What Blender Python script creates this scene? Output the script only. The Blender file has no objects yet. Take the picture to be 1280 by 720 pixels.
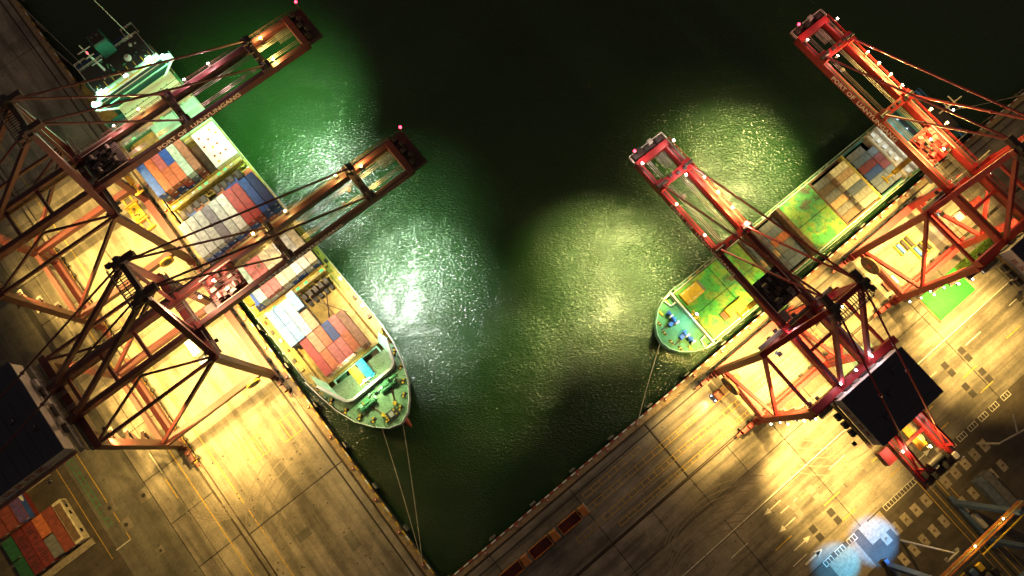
import bpy, bmesh, math, random
from mathutils import Vector, Matrix
random.seed(7)
sc = bpy.context.scene
COL = sc.collection
PI = math.pi
R = math.radians

# ------------------------------------------------------------------ camera, world, exposure
cam = bpy.data.cameras.new('drone_camera')
cam.sensor_width = 36; cam.lens = 23.99; cam.clip_end = 6000; cam.clip_start = 1
camo = bpy.data.objects.new('drone_camera', cam); COL.objects.link(camo)
camo.location = (0, 0, 200); camo.rotation_euler = (math.atan(200/853), 0, 0)
sc.camera = camo
sc.view_settings.view_transform = 'Standard'; sc.view_settings.look = 'None'
sc.view_settings.exposure = 0; sc.view_settings.gamma = 1
sc.cycles.use_denoising = True; sc.cycles.use_adaptive_sampling = False
sc.cycles.max_bounces = 5; sc.cycles.diffuse_bounces = 2; sc.cycles.glossy_bounces = 3
sc.cycles.sample_clamp_indirect = 6
world = bpy.data.worlds.new('World'); sc.world = world; world.use_nodes = True
bg = world.node_tree.nodes['Background']
bg.inputs[0].default_value = (1.0, 0.78, 0.62, 1); bg.inputs[1].default_value = 0.095     # dim glow of a hazy port sky at night

# ------------------------------------------------------------------ the harbour grid: a along one quay, b along the other
O = Vector((-19.1, -36.3, 0)); TH = R(38.79)
EA = Vector((math.cos(TH), math.sin(TH), 0)); EB = Vector((-math.sin(TH), math.cos(TH), 0))
def W(a, b, z=0): return O + EA*a + EB*b + Vector((0, 0, z))
RL = TH                # things of the left quay: local x = a (to the water), local y = b
RR = TH + PI/2         # things of the right quay: local x = b (to the water), local y = -a

# ------------------------------------------------------------------ lights
def spot(name, p, tgt, power, color, ang, blend=0.6, rad=0.5):
    l = bpy.data.lights.new(name, 'SPOT'); l.energy = power; l.color = color
    l.spot_size = R(ang); l.spot_blend = blend; l.shadow_soft_size = rad
    o = bpy.data.objects.new(name, l); COL.objects.link(o)
    o.location = p; o.rotation_euler = (Vector(tgt)-Vector(p)).to_track_quat('-Z', 'Y').to_euler()
    return o
def point(name, p, power, color, rad=0.3):
    l = bpy.data.lights.new(name, 'POINT'); l.energy = power; l.color = color; l.shadow_soft_size = rad
    o = bpy.data.objects.new(name, l); COL.objects.link(o); o.location = p
    return o
SOD = (1.0, 0.64, 0.165); WARM = (1.0, 0.80, 0.50); WHT = (0.95, 1.0, 0.9); GRN = (0.50, 1.0, 0.42); BGR = (0.16, 1.0, 0.42); YG = (1.0, 0.86, 0.30)

# ------------------------------------------------------------------ materials
def mat(name, base, rough=0.6, metal=0.0, var=0.25, nscale=0.6, dark=0.5, bump=0.0, emit=None, estr=0, spec=0.5, rnd=0.0, streak=None):
    m = bpy.data.materials.new(name); m.use_nodes = True
    nt = m.node_tree; n = nt.nodes; l = nt.links
    p = n['Principled BSDF']
    p.inputs['Roughness'].default_value = rough; p.inputs['Metallic'].default_value = metal
    p.inputs['Specular IOR Level'].default_value = spec
    if emit:
        p.inputs['Base Color'].default_value = (*base, 1)
        p.inputs['Emission Color'].default_value = (*emit, 1); p.inputs['Emission Strength'].default_value = estr
        return m
    tc = n.new('ShaderNodeTexCoord'); mp = n.new('ShaderNodeMapping')
    l.new(tc.outputs['Object'], mp.inputs[0])
    if streak: mp.inputs['Scale'].default_value = streak
    nz = n.new('ShaderNodeTexNoise'); nz.inputs['Scale'].default_value = nscale; nz.inputs['Detail'].default_value = 8; nz.inputs['Roughness'].default_value = 0.65
    l.new(mp.outputs[0], nz.inputs['Vector'])
    cr = n.new('ShaderNodeValToRGB'); cr.color_ramp.elements[0].position = 0.35; cr.color_ramp.elements[1].position = 0.62
    cr.color_ramp.elements[0].color = (*[c*dark for c in base], 1); cr.color_ramp.elements[1].color = (*base, 1)
    l.new(nz.outputs['Fac'], cr.inputs[0])
    mx = n.new('ShaderNodeMixRGB'); mx.inputs[0].default_value = var*2 if var*2 < 1 else 1
    mx.inputs[1].default_value = (*base, 1); l.new(cr.outputs[0], mx.inputs[2])
    out = mx.outputs[0]
    if rnd:
        oi = n.new('ShaderNodeObjectInfo'); mr = n.new('ShaderNodeMapRange')
        mr.inputs[3].default_value = 1-rnd; mr.inputs[4].default_value = 1+rnd
        l.new(oi.outputs['Random'], mr.inputs[0])
        vm = n.new('ShaderNodeVectorMath'); vm.operation = 'SCALE'; l.new(out, vm.inputs[0]); l.new(mr.outputs[0], vm.inputs['Scale']); out = vm.outputs[0]
    l.new(out, p.inputs['Base Color'])
    if bump:
        bp = n.new('ShaderNodeBump'); bp.inputs['Strength'].default_value = bump; bp.inputs['Distance'].default_value = 0.1
        n2 = n.new('ShaderNodeTexNoise'); n2.inputs['Scale'].default_value = nscale*8; n2.inputs['Detail'].default_value = 6
        l.new(tc.outputs['Object'], n2.inputs['Vector']); l.new(n2.outputs['Fac'], bp.inputs['Height']); l.new(bp.outputs[0], p.inputs['Normal'])
    return m

def concrete_mat(name, base, tyre=0.5):
    """worn concrete: blotches, fine speckle, tyre streaks and oil spots"""
    m = bpy.data.materials.new(name); m.use_nodes = True
    nt = m.node_tree; n = nt.nodes; l = nt.links; p = n['Principled BSDF']; p.inputs['Roughness'].default_value = 0.75
    geo = n.new('ShaderNodeNewGeometry'); rot = n.new('ShaderNodeMapping'); rot.inputs['Rotation'].default_value = (0, 0, -TH)
    l.new(geo.outputs['Position'], rot.inputs[0])
    def noise(sc_, det, scale3=None, rough=0.6):
        mp = n.new('ShaderNodeMapping'); l.new(rot.outputs[0], mp.inputs[0])
        if scale3: mp.inputs['Scale'].default_value = scale3
        t = n.new('ShaderNodeTexNoise'); t.inputs['Scale'].default_value = sc_; t.inputs['Detail'].default_value = det; t.inputs['Roughness'].default_value = rough
        l.new(mp.outputs[0], t.inputs['Vector']); return t.outputs['Fac']
    def ramp(f, a, b, c0, c1):
        r = n.new('ShaderNodeMapRange'); r.inputs[1].default_value = a; r.inputs[2].default_value = b; r.inputs[3].default_value = c0; r.inputs[4].default_value = c1
        l.new(f, r.inputs[0]); return r.outputs[0]
    def mul(x, y):
        t = n.new('ShaderNodeMath'); t.operation = 'MULTIPLY'; l.new(x, t.inputs[0]); l.new(y, t.inputs[1]); return t.outputs[0]
    f = ramp(noise(0.07, 9, rough=0.72), 0.36, 0.62, 0.50, 1.2)
    f = mul(f, ramp(noise(1.5, 8, rough=0.75), 0.3, 0.6, 0.75, 1.08))
    f = mul(f, ramp(noise(0.35, 4, (1, 0.06, 1) if tyre > 0 else (0.06, 1, 1)), 0.40, 0.56, 1-abs(tyre)*1.3, 1.0))
    f = mul(f, ramp(noise(0.5, 5, rough=0.5), 0.27, 0.33, 0.45, 1.0))
    oi = n.new('ShaderNodeObjectInfo'); f = mul(f, ramp(oi.outputs['Random'], 0, 1, 0.86, 1.1))
    vm = n.new('ShaderNodeVectorMath'); vm.operation = 'SCALE'; vm.inputs[0].default_value = base; l.new(f, vm.inputs['Scale'])
    l.new(vm.outputs[0], p.inputs['Base Color'])
    bp = n.new('ShaderNodeBump'); bp.inputs['Strength'].default_value = 0.35; bp.inputs['Distance'].default_value = 0.05
    l.new(noise(6, 6), bp.inputs['Height']); l.new(bp.outputs[0], p.inputs['Normal'])
    return m

M = {}
M['conc'] = concrete_mat('apron concrete', (0.27, 0.235, 0.19), 0.35)
M['concR'] = concrete_mat('apron concrete right', (0.24, 0.21, 0.175), -0.4)
M['rough'] = concrete_mat('broken asphalt yard', (0.17, 0.155, 0.125), 0.2)
M['yard'] = concrete_mat('yard asphalt', (0.10, 0.08, 0.06), -0.2)
M['pad'] = mat('container pad concrete', (0.37, 0.31, 0.225), 0.8, var=0.4, nscale=1.2, rnd=0.25)
M['joint'] = mat('dark joint', (0.035, 0.03, 0.028), 0.9)
M['coping'] = mat('coping concrete', (0.30, 0.22, 0.13), 0.8, var=0.4, nscale=0.8)
M['wall'] = mat('quay wall', (0.10, 0.09, 0.07), 0.9, var=0.4)
M['yline'] = mat('yellow road paint', (0.55, 0.36, 0.05), 0.7, var=0.45, nscale=1.5, dark=0.45)
M['wline'] = mat('white road paint', (0.65, 0.62, 0.55), 0.7, var=0.4, nscale=1.5, dark=0.5)
M['redpaint'] = mat('red kerb paint', (0.32, 0.05, 0.035), 0.6)
M['whitep'] = mat('white paint', (0.75, 0.75, 0.72), 0.5, var=0.2)
M['steelrail'] = mat('crane rail steel', (0.16, 0.11, 0.08), 0.45, 0.7)
M['crL'] = mat('oxide red crane paint', (0.075, 0.014, 0.015), 0.5, var=0.3, nscale=0.4, dark=0.6)
M['crR'] = mat('bright red crane paint', (0.24, 0.009, 0.013), 0.5, var=0.4, nscale=0.4, dark=0.6)
M['crtop'] = mat('grimy dark crane deck', (0.045, 0.022, 0.02), 0.7)
M['grate'] = mat('galvanised grating', (0.20, 0.19, 0.17), 0.6, 0.4)
M['black'] = mat('black machinery', (0.02, 0.018, 0.018), 0.6)
M['rope'] = mat('steel wire rope', (0.35, 0.33, 0.30), 0.4, 0.8)
M['moor'] = mat('pale mooring rope', (0.45, 0.42, 0.32), 0.9)
M['navy'] = mat('dark machine house roof', (0.020, 0.022, 0.045), 0.6, var=0.15)
M['housew'] = mat('grey white cladding', (0.42, 0.40, 0.37), 0.6, var=0.3, nscale=0.5, dark=0.6)
M['letter'] = mat('pale lettering', (0.85, 0.75, 0.66), 0.7, var=0.2)
M['redletter'] = mat('faded red lettering', (0.25, 0.06, 0.04), 0.7, var=0.4)
M['white'] = mat('white ship paint', (0.72, 0.74, 0.70), 0.5, var=0.3, nscale=0.6, dark=0.6)
M['deckg'] = mat('green deck paint', (0.05, 0.23, 0.09), 0.6, var=0.4, nscale=0.5, dark=0.5)
M['deckt'] = mat('teal ship paint', (0.02, 0.13, 0.10), 0.55, var=0.3, nscale=0.4)
M['decky'] = mat('ochre side deck', (0.48, 0.37, 0.08), 0.65, var=0.45, nscale=0.7, dark=0.4)
def patch_mat(name, cols, scale, rough=0.65):
    m = bpy.data.materials.new(name); m.use_nodes = True; nt = m.node_tree; n = nt.nodes; l = nt.links; p = n['Principled BSDF']; p.inputs['Roughness'].default_value = rough
    geo = n.new('ShaderNodeNewGeometry')
    a = n.new('ShaderNodeTexNoise'); a.inputs['Scale'].default_value = scale; a.inputs['Detail'].default_value = 7; a.inputs['Roughness'].default_value = 0.62; l.new(geo.outputs['Position'], a.inputs['Vector'])
    cr = n.new('ShaderNodeValToRGB'); l.new(a.outputs['Fac'], cr.inputs[0]); e = cr.color_ramp.elements
    e[0].position = 0.36; e[0].color = (*cols[0], 1); e[1].position = 0.64; e[1].color = (*cols[-1], 1)
    for i, cc in enumerate(cols[1:-1]): q = e.new(0.36+0.28*(i+1)/(len(cols)-1)); q.color = (*cc, 1)
    b = n.new('ShaderNodeTexNoise'); b.inputs['Scale'].default_value = scale*7; b.inputs['Detail'].default_value = 8; b.inputs['Roughness'].default_value = 0.75; l.new(geo.outputs['Position'], b.inputs['Vector'])
    mr = n.new('ShaderNodeMapRange'); mr.inputs[1].default_value = 0.38; mr.inputs[2].default_value = 0.52; mr.inputs[3].default_value = 0.45; mr.inputs[4].default_value = 1.0; l.new(b.outputs['Fac'], mr.inputs[0])
    vm = n.new('ShaderNodeVectorMath'); vm.operation = 'SCALE'; l.new(cr.outputs[0], vm.inputs[0]); l.new(mr.outputs[0], vm.inputs['Scale']); l.new(vm.outputs[0], p.inputs['Base Color'])
    return m
M['hatchg'] = patch_mat('patched green hatch', [(0.04, 0.30, 0.07), (0.05, 0.36, 0.05), (0.22, 0.33, 0.05), (0.05, 0.30, 0.09), (0.10, 0.09, 0.05)], 0.14)
M['foredeck'] = patch_mat('weathered grey green foredeck', [(0.16, 0.27, 0.13), (0.20, 0.33, 0.18), (0.12, 0.24, 0.12)], 0.25)
M['dgreen'] = mat('dark green winch paint', (0.02, 0.12, 0.05), 0.5, var=0.3)
M['mint'] = mat('mint hatch paint', (0.30, 0.58, 0.42), 0.6, var=0.45, nscale=0.35, dark=0.6)
M['beige'] = mat('beige deckhouse roof', (0.55, 0.42, 0.27), 0.7, var=0.4, nscale=0.12, dark=0.75)
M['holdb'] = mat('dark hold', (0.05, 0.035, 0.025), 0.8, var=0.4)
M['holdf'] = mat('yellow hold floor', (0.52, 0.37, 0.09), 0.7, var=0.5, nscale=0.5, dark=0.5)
M['brown'] = mat('rust brown steel', (0.17, 0.10, 0.055), 0.8, var=0.5, nscale=0.8)
M['tarp'] = mat('grey brown pontoon', (0.10, 0.085, 0.075), 0.7)
M['hull'] = mat('green hull', (0.03, 0.12, 0.07), 0.5, var=0.3)
M['hullb'] = mat('dark hull', (0.03, 0.035, 0.03), 0.5)
M['rail'] = mat('pale railing', (0.6, 0.58, 0.5), 0.6)
M['yel'] = mat('yellow machinery paint', (0.62, 0.40, 0.03), 0.5, var=0.3)
M['blue'] = mat('blue machinery paint', (0.03, 0.12, 0.45), 0.5, var=0.3)
M['greenmat'] = mat('bright green mat', (0.015, 0.42, 0.035), 0.8, var=0.12, nscale=0.3, dark=0.75)
M['grass'] = mat('sparse grass', (0.10, 0.19, 0.02), 0.9, var=0.5, nscale=1.5, dark=0.3, bump=0.8)
M['orange'] = mat('orange paint and girder glow', (0.50, 0.17, 0.03), 0.5, var=0.3)
M['dred'] = mat('dark red tipper', (0.13, 0.018, 0.012), 0.6, var=0.4)
M['tyre'] = mat('tyre rubber', (0.02, 0.02, 0.02), 0.9)
M['glass'] = mat('dark glass', (0.02, 0.03, 0.04), 0.1)
M['rtg'] = mat('slate blue yard crane', (0.06, 0.10, 0.20), 0.5, var=0.3)
M['bulb'] = mat('red bulb', (0.5, 0.05, 0.03), 0.5)
M['lampw'] = mat('lit lamp white', (1, 1, 1), emit=(0.9, 1.0, 0.92), estr=14)
M['lampbr'] = mat('lit green white flood lens', (1, 1, 1), emit=(0.55, 1.0, 0.75), estr=45)
M['lampy'] = mat('lit lamp warm', (1, 1, 1), emit=(1.0, 0.82, 0.5), estr=14)
M['lampb'] = mat('lit lamp blue', (1, 1, 1), emit=(0.35, 0.55, 1.0), estr=14)
M['lampr'] = mat('lit lamp red', (1, 0, 0), emit=(1.0, 0.03, 0.06), estr=12)
M['lampg'] = mat('lit lamp green', (0, 1, 0), emit=(0.05, 0.9, 0.35), estr=1.2)
CC = {'blue': (0.03, 0.10, 0.42), 'dark blue': (0.02, 0.055, 0.22), 'light blue': (0.25, 0.46, 0.72), 'orange': (0.52, 0.15, 0.06), 'red': (0.45, 0.055, 0.045),
      'dark red': (0.19, 0.03, 0.028), 'pink': (0.55, 0.16, 0.15), 'white': (0.72, 0.72, 0.68), 'light grey': (0.47, 0.49, 0.47), 'purple grey': (0.21, 0.19, 0.23),
      'mint': (0.50, 0.70, 0.56), 'brown': (0.36, 0.18, 0.10), 'green': (0.022, 0.12, 0.045), 'cream': (0.66, 0.58, 0.40), 'tan': (0.56, 0.36, 0.20), 'grey': (0.18, 0.18, 0.18),
      'cyan': (0.02, 0.42, 0.70), 'yellow': (0.72, 0.55, 0.03), 'slate': (0.12, 0.15, 0.20), 'rust': (0.24, 0.055, 0.035), 'khaki': (0.26, 0.22, 0.11), 'dull brown': (0.15, 0.10, 0.065), 'mid grey': (0.28, 0.28, 0.25)}
for k, c in CC.items():
    M['c_'+k] = mat('container '+k, c, 0.55, var=0.5, nscale=0.8, dark=0.55, rnd=0.14, bump=0.2)

M['greenmat'] = patch_mat('bright green mat', [(0.015, 0.26, 0.03), (0.012, 0.38, 0.03), (0.02, 0.42, 0.035)], 0.5)
# ------------------------------------------------------------------ mesh building
class MB:
    def __init__(s): s.v = []; s.f = []; s.m = []; s.ms = []
    def mi(s, m):
        if m not in s.ms: s.ms.append(m)
        return s.ms.index(m)
    def add(s, vs, fs, m=None):
        k = len(s.v); s.v += [tuple(v) for v in vs]; i = s.mi(m)
        for f in fs: s.f.append([k+j for j in f]); s.m.append(i)
        return s
    def box(s, x0, x1, y0, y1, z0, z1, m=None):
        vs = [(x0, y0, z0), (x1, y0, z0), (x1, y1, z0), (x0, y1, z0), (x0, y0, z1), (x1, y0, z1), (x1, y1, z1), (x0, y1, z1)]
        return s.add(vs, [(0, 3, 2, 1), (4, 5, 6, 7), (0, 1, 5, 4), (1, 2, 6, 5), (2, 3, 7, 6), (3, 0, 4, 7)], m)
    def cbox(s, cx, cy, cz, sx, sy, sz, m=None): return s.box(cx-sx/2, cx+sx/2, cy-sy/2, cy+sy/2, cz-sz/2, cz+sz/2, m)
    def bev(s, x0, x1, y0, y1, z0, z1, c=0.15, m=None):
        """box with a chamfered top"""
        vs = [(x0, y0, z0), (x1, y0, z0), (x1, y1, z0), (x0, y1, z0), (x0, y0, z1-c), (x1, y0, z1-c), (x1, y1, z1-c), (x0, y1, z1-c),
              (x0+c, y0+c, z1), (x1-c, y0+c, z1), (x1-c, y1-c, z1), (x0+c, y1-c, z1)]
        return s.add(vs, [(0, 3, 2, 1), (8, 9, 10, 11), (0, 1, 5, 4), (1, 2, 6, 5), (2, 3, 7, 6), (3, 0, 4, 7), (4, 5, 9, 8), (5, 6, 10, 9), (6, 7, 11, 10), (7, 4, 8, 11)], m)
    def beam(s, p, q, w, h, m=None, w2=None, h2=None):
        p = Vector(p); q = Vector(q); d = (q-p).normalized()
        up = Vector((0, 0, 1)) if abs(d.z) < 0.9 else Vector((1, 0, 0))
        r = d.cross(up).normalized(); u = r.cross(d).normalized()
        w2 = w2 or w; h2 = h2 or h
        vs = [p-r*w/2-u*h/2, p+r*w/2-u*h/2, p+r*w/2+u*h/2, p-r*w/2+u*h/2, q-r*w2/2-u*h2/2, q+r*w2/2-u*h2/2, q+r*w2/2+u*h2/2, q-r*w2/2+u*h2/2]
        return s.add(vs, [(0, 1, 2, 3), (7, 6, 5, 4), (0, 4, 5, 1), (1, 5, 6, 2), (2, 6, 7, 3), (3, 7, 4, 0)], m)
    def tube(s, p, q, r, n=8, m=None, r2=None):
        p = Vector(p); q = Vector(q); d = (q-p).normalized(); r2 = r if r2 is None else r2
        up = Vector((0, 0, 1)) if abs(d.z) < 0.9 else Vector((1, 0, 0))
        a = d.cross(up).normalized(); b = a.cross(d)
        vs = [p+(a*math.cos(2*PI*i/n)+b*math.sin(2*PI*i/n))*r for i in range(n)]+[q+(a*math.cos(2*PI*i/n)+b*math.sin(2*PI*i/n))*r2 for i in range(n)]
        fs = [(i, (i+1) % n, n+(i+1) % n, n+i) for i in range(n)]+[tuple(range(n-1, -1, -1)), tuple(range(n, 2*n))]
        return s.add(vs, fs, m)
    def prism(s, poly, z0, z1, m=None):
        n = len(poly); vs = [(x, y, z0) for x, y in poly]+[(x, y, z1) for x, y in poly]
        return s.add(vs, [tuple(range(n-1, -1, -1)), tuple(range(n, 2*n))]+[(i, (i+1) % n, n+(i+1) % n, n+i) for i in range(n)], m)
    def ball(s, c, r, m=None, n=8):
        vs = []; fs = []
        for i in range(1, 5):
            for j in range(n): vs.append((c[0]+r*math.sin(PI*i/5)*math.cos(2*PI*j/n), c[1]+r*math.sin(PI*i/5)*math.sin(2*PI*j/n), c[2]+r*math.cos(PI*i/5)))
        for i in range(3):
            for j in range(n): fs.append((i*n+j, (i+1)*n+j, (i+1)*n+(j+1) % n, i*n+(j+1) % n))
        fs += [tuple(range(n)), tuple(range(4*n-1, 3*n-1, -1))]
        return s.add(vs, fs, m)
    def mesh(s, name, m=None):
        me = bpy.data.meshes.new(name); me.from_pydata(s.v, [], s.f)
        ms = [(m or 'grate') if x is None else x for x in s.ms]
        for x in ms: me.materials.append(M[x])
        if len(ms) > 1: me.polygons.foreach_set('material_index', s.m)
        me.update(); return me
    def obj(s, name, m=None, parent=None, loc=(0, 0, 0), rz=0):
        return link(name, s.mesh(name, m), parent, loc, rz)
def link(name, me, parent=None, loc=(0, 0, 0), rz=0):
    o = bpy.data.objects.new(name, me); COL.objects.link(o); o.parent = parent; o.location = loc; o.rotation_euler = (0, 0, rz); return o
def tag(o, label=None, cat=None, group=None, kind=None):
    if label: o['label'] = label
    if cat: o['category'] = cat
    if group: o['group'] = group
    if kind: o['kind'] = kind
    return o
def thing(name, label, cat, loc, rz, group=None):
    return tag(link(name, None, None, loc, rz), label, cat, group)
def copytree(o, parent=None):
    c = o.copy(); COL.objects.link(c); c.parent = parent
    for ch in [x for x in KIDS.get(o.name, [])]: copytree(ch, c)
    return c
KIDS = {}
def text_mesh(body, size, extr=0.02):
    cu = bpy.data.curves.new('lettering', 'FONT'); cu.body = body; cu.size = size; cu.extrude = extr; cu.align_x = 'CENTER'; cu.align_y = 'CENTER'; cu.resolution_u = 2; cu.offset = 0.035
    o = bpy.data.objects.new('tmp', cu); COL.objects.link(o)
    dg = bpy.context.evaluated_depsgraph_get(); dg.update()
    me = bpy.data.meshes.new_from_object(o.evaluated_get(dg)); bpy.data.objects.remove(o)
    return me
def ORD(i): return ['first', 'second', 'third', 'fourth', 'fifth', 'sixth', 'seventh', 'eighth', 'ninth', 'tenth', 'eleventh', 'twelfth', 'thirteenth', 'fourteenth', 'fifteenth', 'sixteenth', 'seventeenth', 'eighteenth', 'nineteenth', 'twentieth', 'twenty-first', 'twenty-second', 'twenty-third', 'twenty-fourth', 'twenty-fifth'][i]

# ================================================================== SETTING
def water():
    m = bpy.data.materials.new('harbour water'); m.use_nodes = True; nt = m.node_tree; n = nt.nodes; l = nt.links
    p = n['Principled BSDF']; p.inputs['Roughness'].default_value = 0.13; p.inputs['IOR'].default_value = 1.42
    geo = n.new('ShaderNodeNewGeometry')
    big = n.new('ShaderNodeTexNoise'); big.inputs['Scale'].default_value = 0.02; big.inputs['Detail'].default_value = 4; l.new(geo.outputs['Position'], big.inputs['Vector'])
    cr = n.new('ShaderNodeValToRGB'); cr.color_ramp.elements[0].color = (0.0055, 0.019, 0.004, 1); cr.color_ramp.elements[1].color = (0.011, 0.036, 0.008, 1)
    l.new(big.outputs['Fac'], cr.inputs[0]); l.new(cr.outputs[0], p.inputs['Base Color'])
    mp = n.new('ShaderNodeMapping'); mp.inputs['Rotation'].default_value = (0, 0, R(-20)); mp.inputs['Scale'].default_value = (1, 2.1, 1); l.new(geo.outputs['Position'], mp.inputs[0])
    n1 = n.new('ShaderNodeTexNoise'); n1.inputs['Scale'].default_value = 1.35; n1.inputs['Detail'].default_value = 1.6; n1.inputs['Roughness'].default_value = 0.6; n1.inputs['Distortion'].default_value = 0.4
    l.new(mp.outputs[0], n1.inputs['Vector'])
    bp = n.new('ShaderNodeBump'); bp.inputs['Strength'].default_value = 1.0; bp.inputs['Distance'].default_value = 0.33
    gust = n.new('ShaderNodeTexNoise'); gust.inputs['Scale'].default_value = 0.09; gust.inputs['Detail'].default_value = 5; gust.inputs['Roughness'].default_value = 0.65; l.new(geo.outputs['Position'], gust.inputs['Vector'])
    gr_ = n.new('ShaderNodeMapRange'); gr_.inputs[1].default_value = 0.35; gr_.inputs[2].default_value = 0.65; gr_.inputs[3].default_value = 0.45; gr_.inputs[4].default_value = 1.35; l.new(gust.outputs['Fac'], gr_.inputs[0])
    hm = n.new('ShaderNodeMath'); hm.operation = 'MULTIPLY'; l.new(n1.outputs['Fac'], hm.inputs[0]); l.new(gr_.outputs[0], hm.inputs[1])
    l.new(hm.outputs[0], bp.inputs['Height']); l.new(bp.outputs[0], p.inputs['Normal'])
    M['water'] = m
    b = MB(); b.add([(-3000, -3000, 0), (3000, -3000, 0), (3000, 3000, 0), (-3000, 3000, 0)], [(0, 1, 2, 3)])
    tag(b.obj('harbour_water', 'water', None, (0, 0, -5)), kind='structure')
water()

# ground sheets (structure) with concrete slabs as parts
base = MB(); 
LZ = [(-1400, -1400), (-0.35, -1400), (-0.35, 1400), (-1400, 1400)]
base.prism(LZ, -9, -0.25)
gl = tag(base.obj('left_quay_deck', 'joint', None, W(0, 0, 0), TH), kind='structure')
base = MB(); base.prism([(-0.345, -1400), (1400, -1400), (1400, -0.35), (-0.345, -0.35)], -9, -0.254)
gr = tag(base.obj('right_quay_deck', 'joint', None, W(0, 0, 0), TH), kind='structure')
def slab(par, a0, a1, b0, b1, m, g=0.13, top=0.0, name='concrete_slab'):
    b = MB(); b.bev(a0+g, a1-g, b0+g, b1-g, -0.24, top+random.uniform(-0.012, 0.012), 0.03)
    return b.obj(name, m, par)
def rng(a, b, step):
    o = []; x = a
    while x < b-0.01: o.append((x, min(x+step, b))); x += step
    return o
# left quay: coping, apron, lanes
for b0, b1 in rng(-12.0, 300, 26): slab(gl, -2.0, -0.35, b0, b1, 'coping', 0.06, name='coping_block')
for b0, b1 in rng(-70.0, 300, 56.9):
    slab(gl, -33.8, -2.4, b0, b1, 'conc')
    slab(gl, -35.2, -34.0, b0, b1, 'conc', 0.06)
for b0, b1 in rng(-70.0+0, 300, 14.35): slab(gl, -43.45, -35.6, b0+0.5, b1+0.5, 'conc', 0.10)
for b0, b1 in rng(-70.0, 300, 14.35): slab(gl, -49.3, -43.45, b0+0.5, b1+0.5, 'conc', 0.10)
b = MB(); b.box(-64.5, -49.4, -200, 300, -0.2, -0.02); b.obj('asphalt_strip', 'rough', gl)
b = MB(); b.box(-1200, -64.6, -200, 900, -0.2, -0.03); b.obj('asphalt_yard', 'yard', gl)
# right quay
for a0, a1 in rng(1.0, 340, 26): slab(gr, a0, a1, -2.0, -0.35, 'coping', 0.06, name='coping_block')
for a0, a1 in rng(-42.0, 340, 28.4): slab(gr, a0, a1, -21.0, -2.4, 'concR', 0.10)
for a0, a1 in rng(-42.0+14.2, 340, 14.2): slab(gr, a0, a1, -30.6, -21.7, 'concR', 0.10)
for a0, a1 in rng(-42.0, 340, 28.4): slab(gr, a0, a1, -39.9, -30.6, 'concR', 0.10)
for a0, a1 in rng(-42.0, 340, 28.4): slab(gr, a0, a1, -61.2, -39.9, 'concR', 0.10)
b = MB(); b.box(0, 600, -400, -61.3, -0.2, -0.03); b.obj('asphalt_yard', 'yard', gr)
b = MB(); b.box(86, 96, -71, -62.5, -0.02, 0.03); b.box(99, 107, -66.5, -61.4, -0.02, 0.035); b.obj('concrete_pad', 'pad', gr)

def strip(par, name, x0, x1, y0, y1, m, z=0.02, t=0.02):
    b = MB(); b.box(x0, x1, y0, y1, z-t, z); return b.obj(name, m, par)
# rails
def crane_rail(name, label, left, pos, lo, hi):
    b = MB()
    if left: b.box(pos-0.08, pos+0.08, lo, hi, -0.2, 0.05)
    else: b.box(lo, hi, pos-0.08, pos+0.08, -0.2, 0.05)
    b.obj(name, 'steelrail', gl if left else gr)
crane_rail('crane_rail', '', True, -2.2, -20, 300); crane_rail('crane_rail', '', True, -35.4, -20, 300); crane_rail('crane_rail', '', True, -33.9, -20, 300)
crane_rail('crane_rail', '', False, -2.2, 0, 340); crane_rail('crane_rail', '', False, -21.3, 0, 340)
# cable trenches beside the rails
strip(gl, 'cable_trench', -4.9, -4.4, -20, 300, 'joint', 0.016); strip(gr, 'cable_trench', 0, 340, -4.9, -4.5, 'joint', 0.016)
strip(gr, 'cable_trench', 71.2, 71.5, -21, -2.4, 'joint', 0.018)
strip(gl, 'cable_trench', -33.8, -2.4, 43.6, 43.9, 'joint', 0.018)
# left markings
strip(gl, 'lane_line', -39.15, -38.85, -20, 300, 'yline')
strip(gl, 'lane_line', -44.2, -43.9, 64.4, 71, 'yline'); strip(gl, 'lane_line', -44.0, -43.75, 73, 80, 'wline')
strip(gl, 'lane_line', -60.3, -60.0, 63.3, 96, 'yline'); strip(gl, 'lane_line', -64.8, -60.3, 63.2, 63.5, 'wline')
strip(gl, 'lane_line', -66.8, -66.6, 62, 96, 'yline'); strip(gl, 'lane_line', -30.5, -30.25, 20, 300, 'yline', 0.014)
for k in range(12): strip(gl, 'lane_line', -63.2, -61.9, 70+k*2.2, 70.25+k*2.2, 'deckg')
strip(gl, 'lane_line', -63.35, -63.15, 70, 96, 'deckg'); strip(gl, 'lane_line', -62.0, -61.8, 70, 96, 'deckg')
for (a, b_) in ((-12, 56), (-22.6, 57)):     # hatched box on the apron
    strip(gl, 'lane_line', a, a+6, b_+8, b_+8.2, 'yline'); strip(gl, 'lane_line', a, a+6, b_+2, b_+2.2, 'yline')
    for k in range(4): strip(gl, 'lane_line', a+k*2, a+k*2+0.18, b_+2, b_+8, 'yline')
# manholes and pads left
for i, (a, b_, w) in enumerate([(-51.2, 71.1, 3.6), (-59.1, 67.4, 3.4), (-60.4, 74.1, 3.4), (-55.2, 55.6, 2.2)]):
    p = MB(); p.bev(a-w/2, a+w/2, b_-w/2, b_+w/2, -0.05, 0.06, 0.03); q = p.obj('manhole_pad', 'conc', gl)
    c = MB(); c.tube((a, b_, 0.05), (a, b_, 0.11), w*0.17, 12); c.obj('manhole_cover', 'joint', q)
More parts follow.
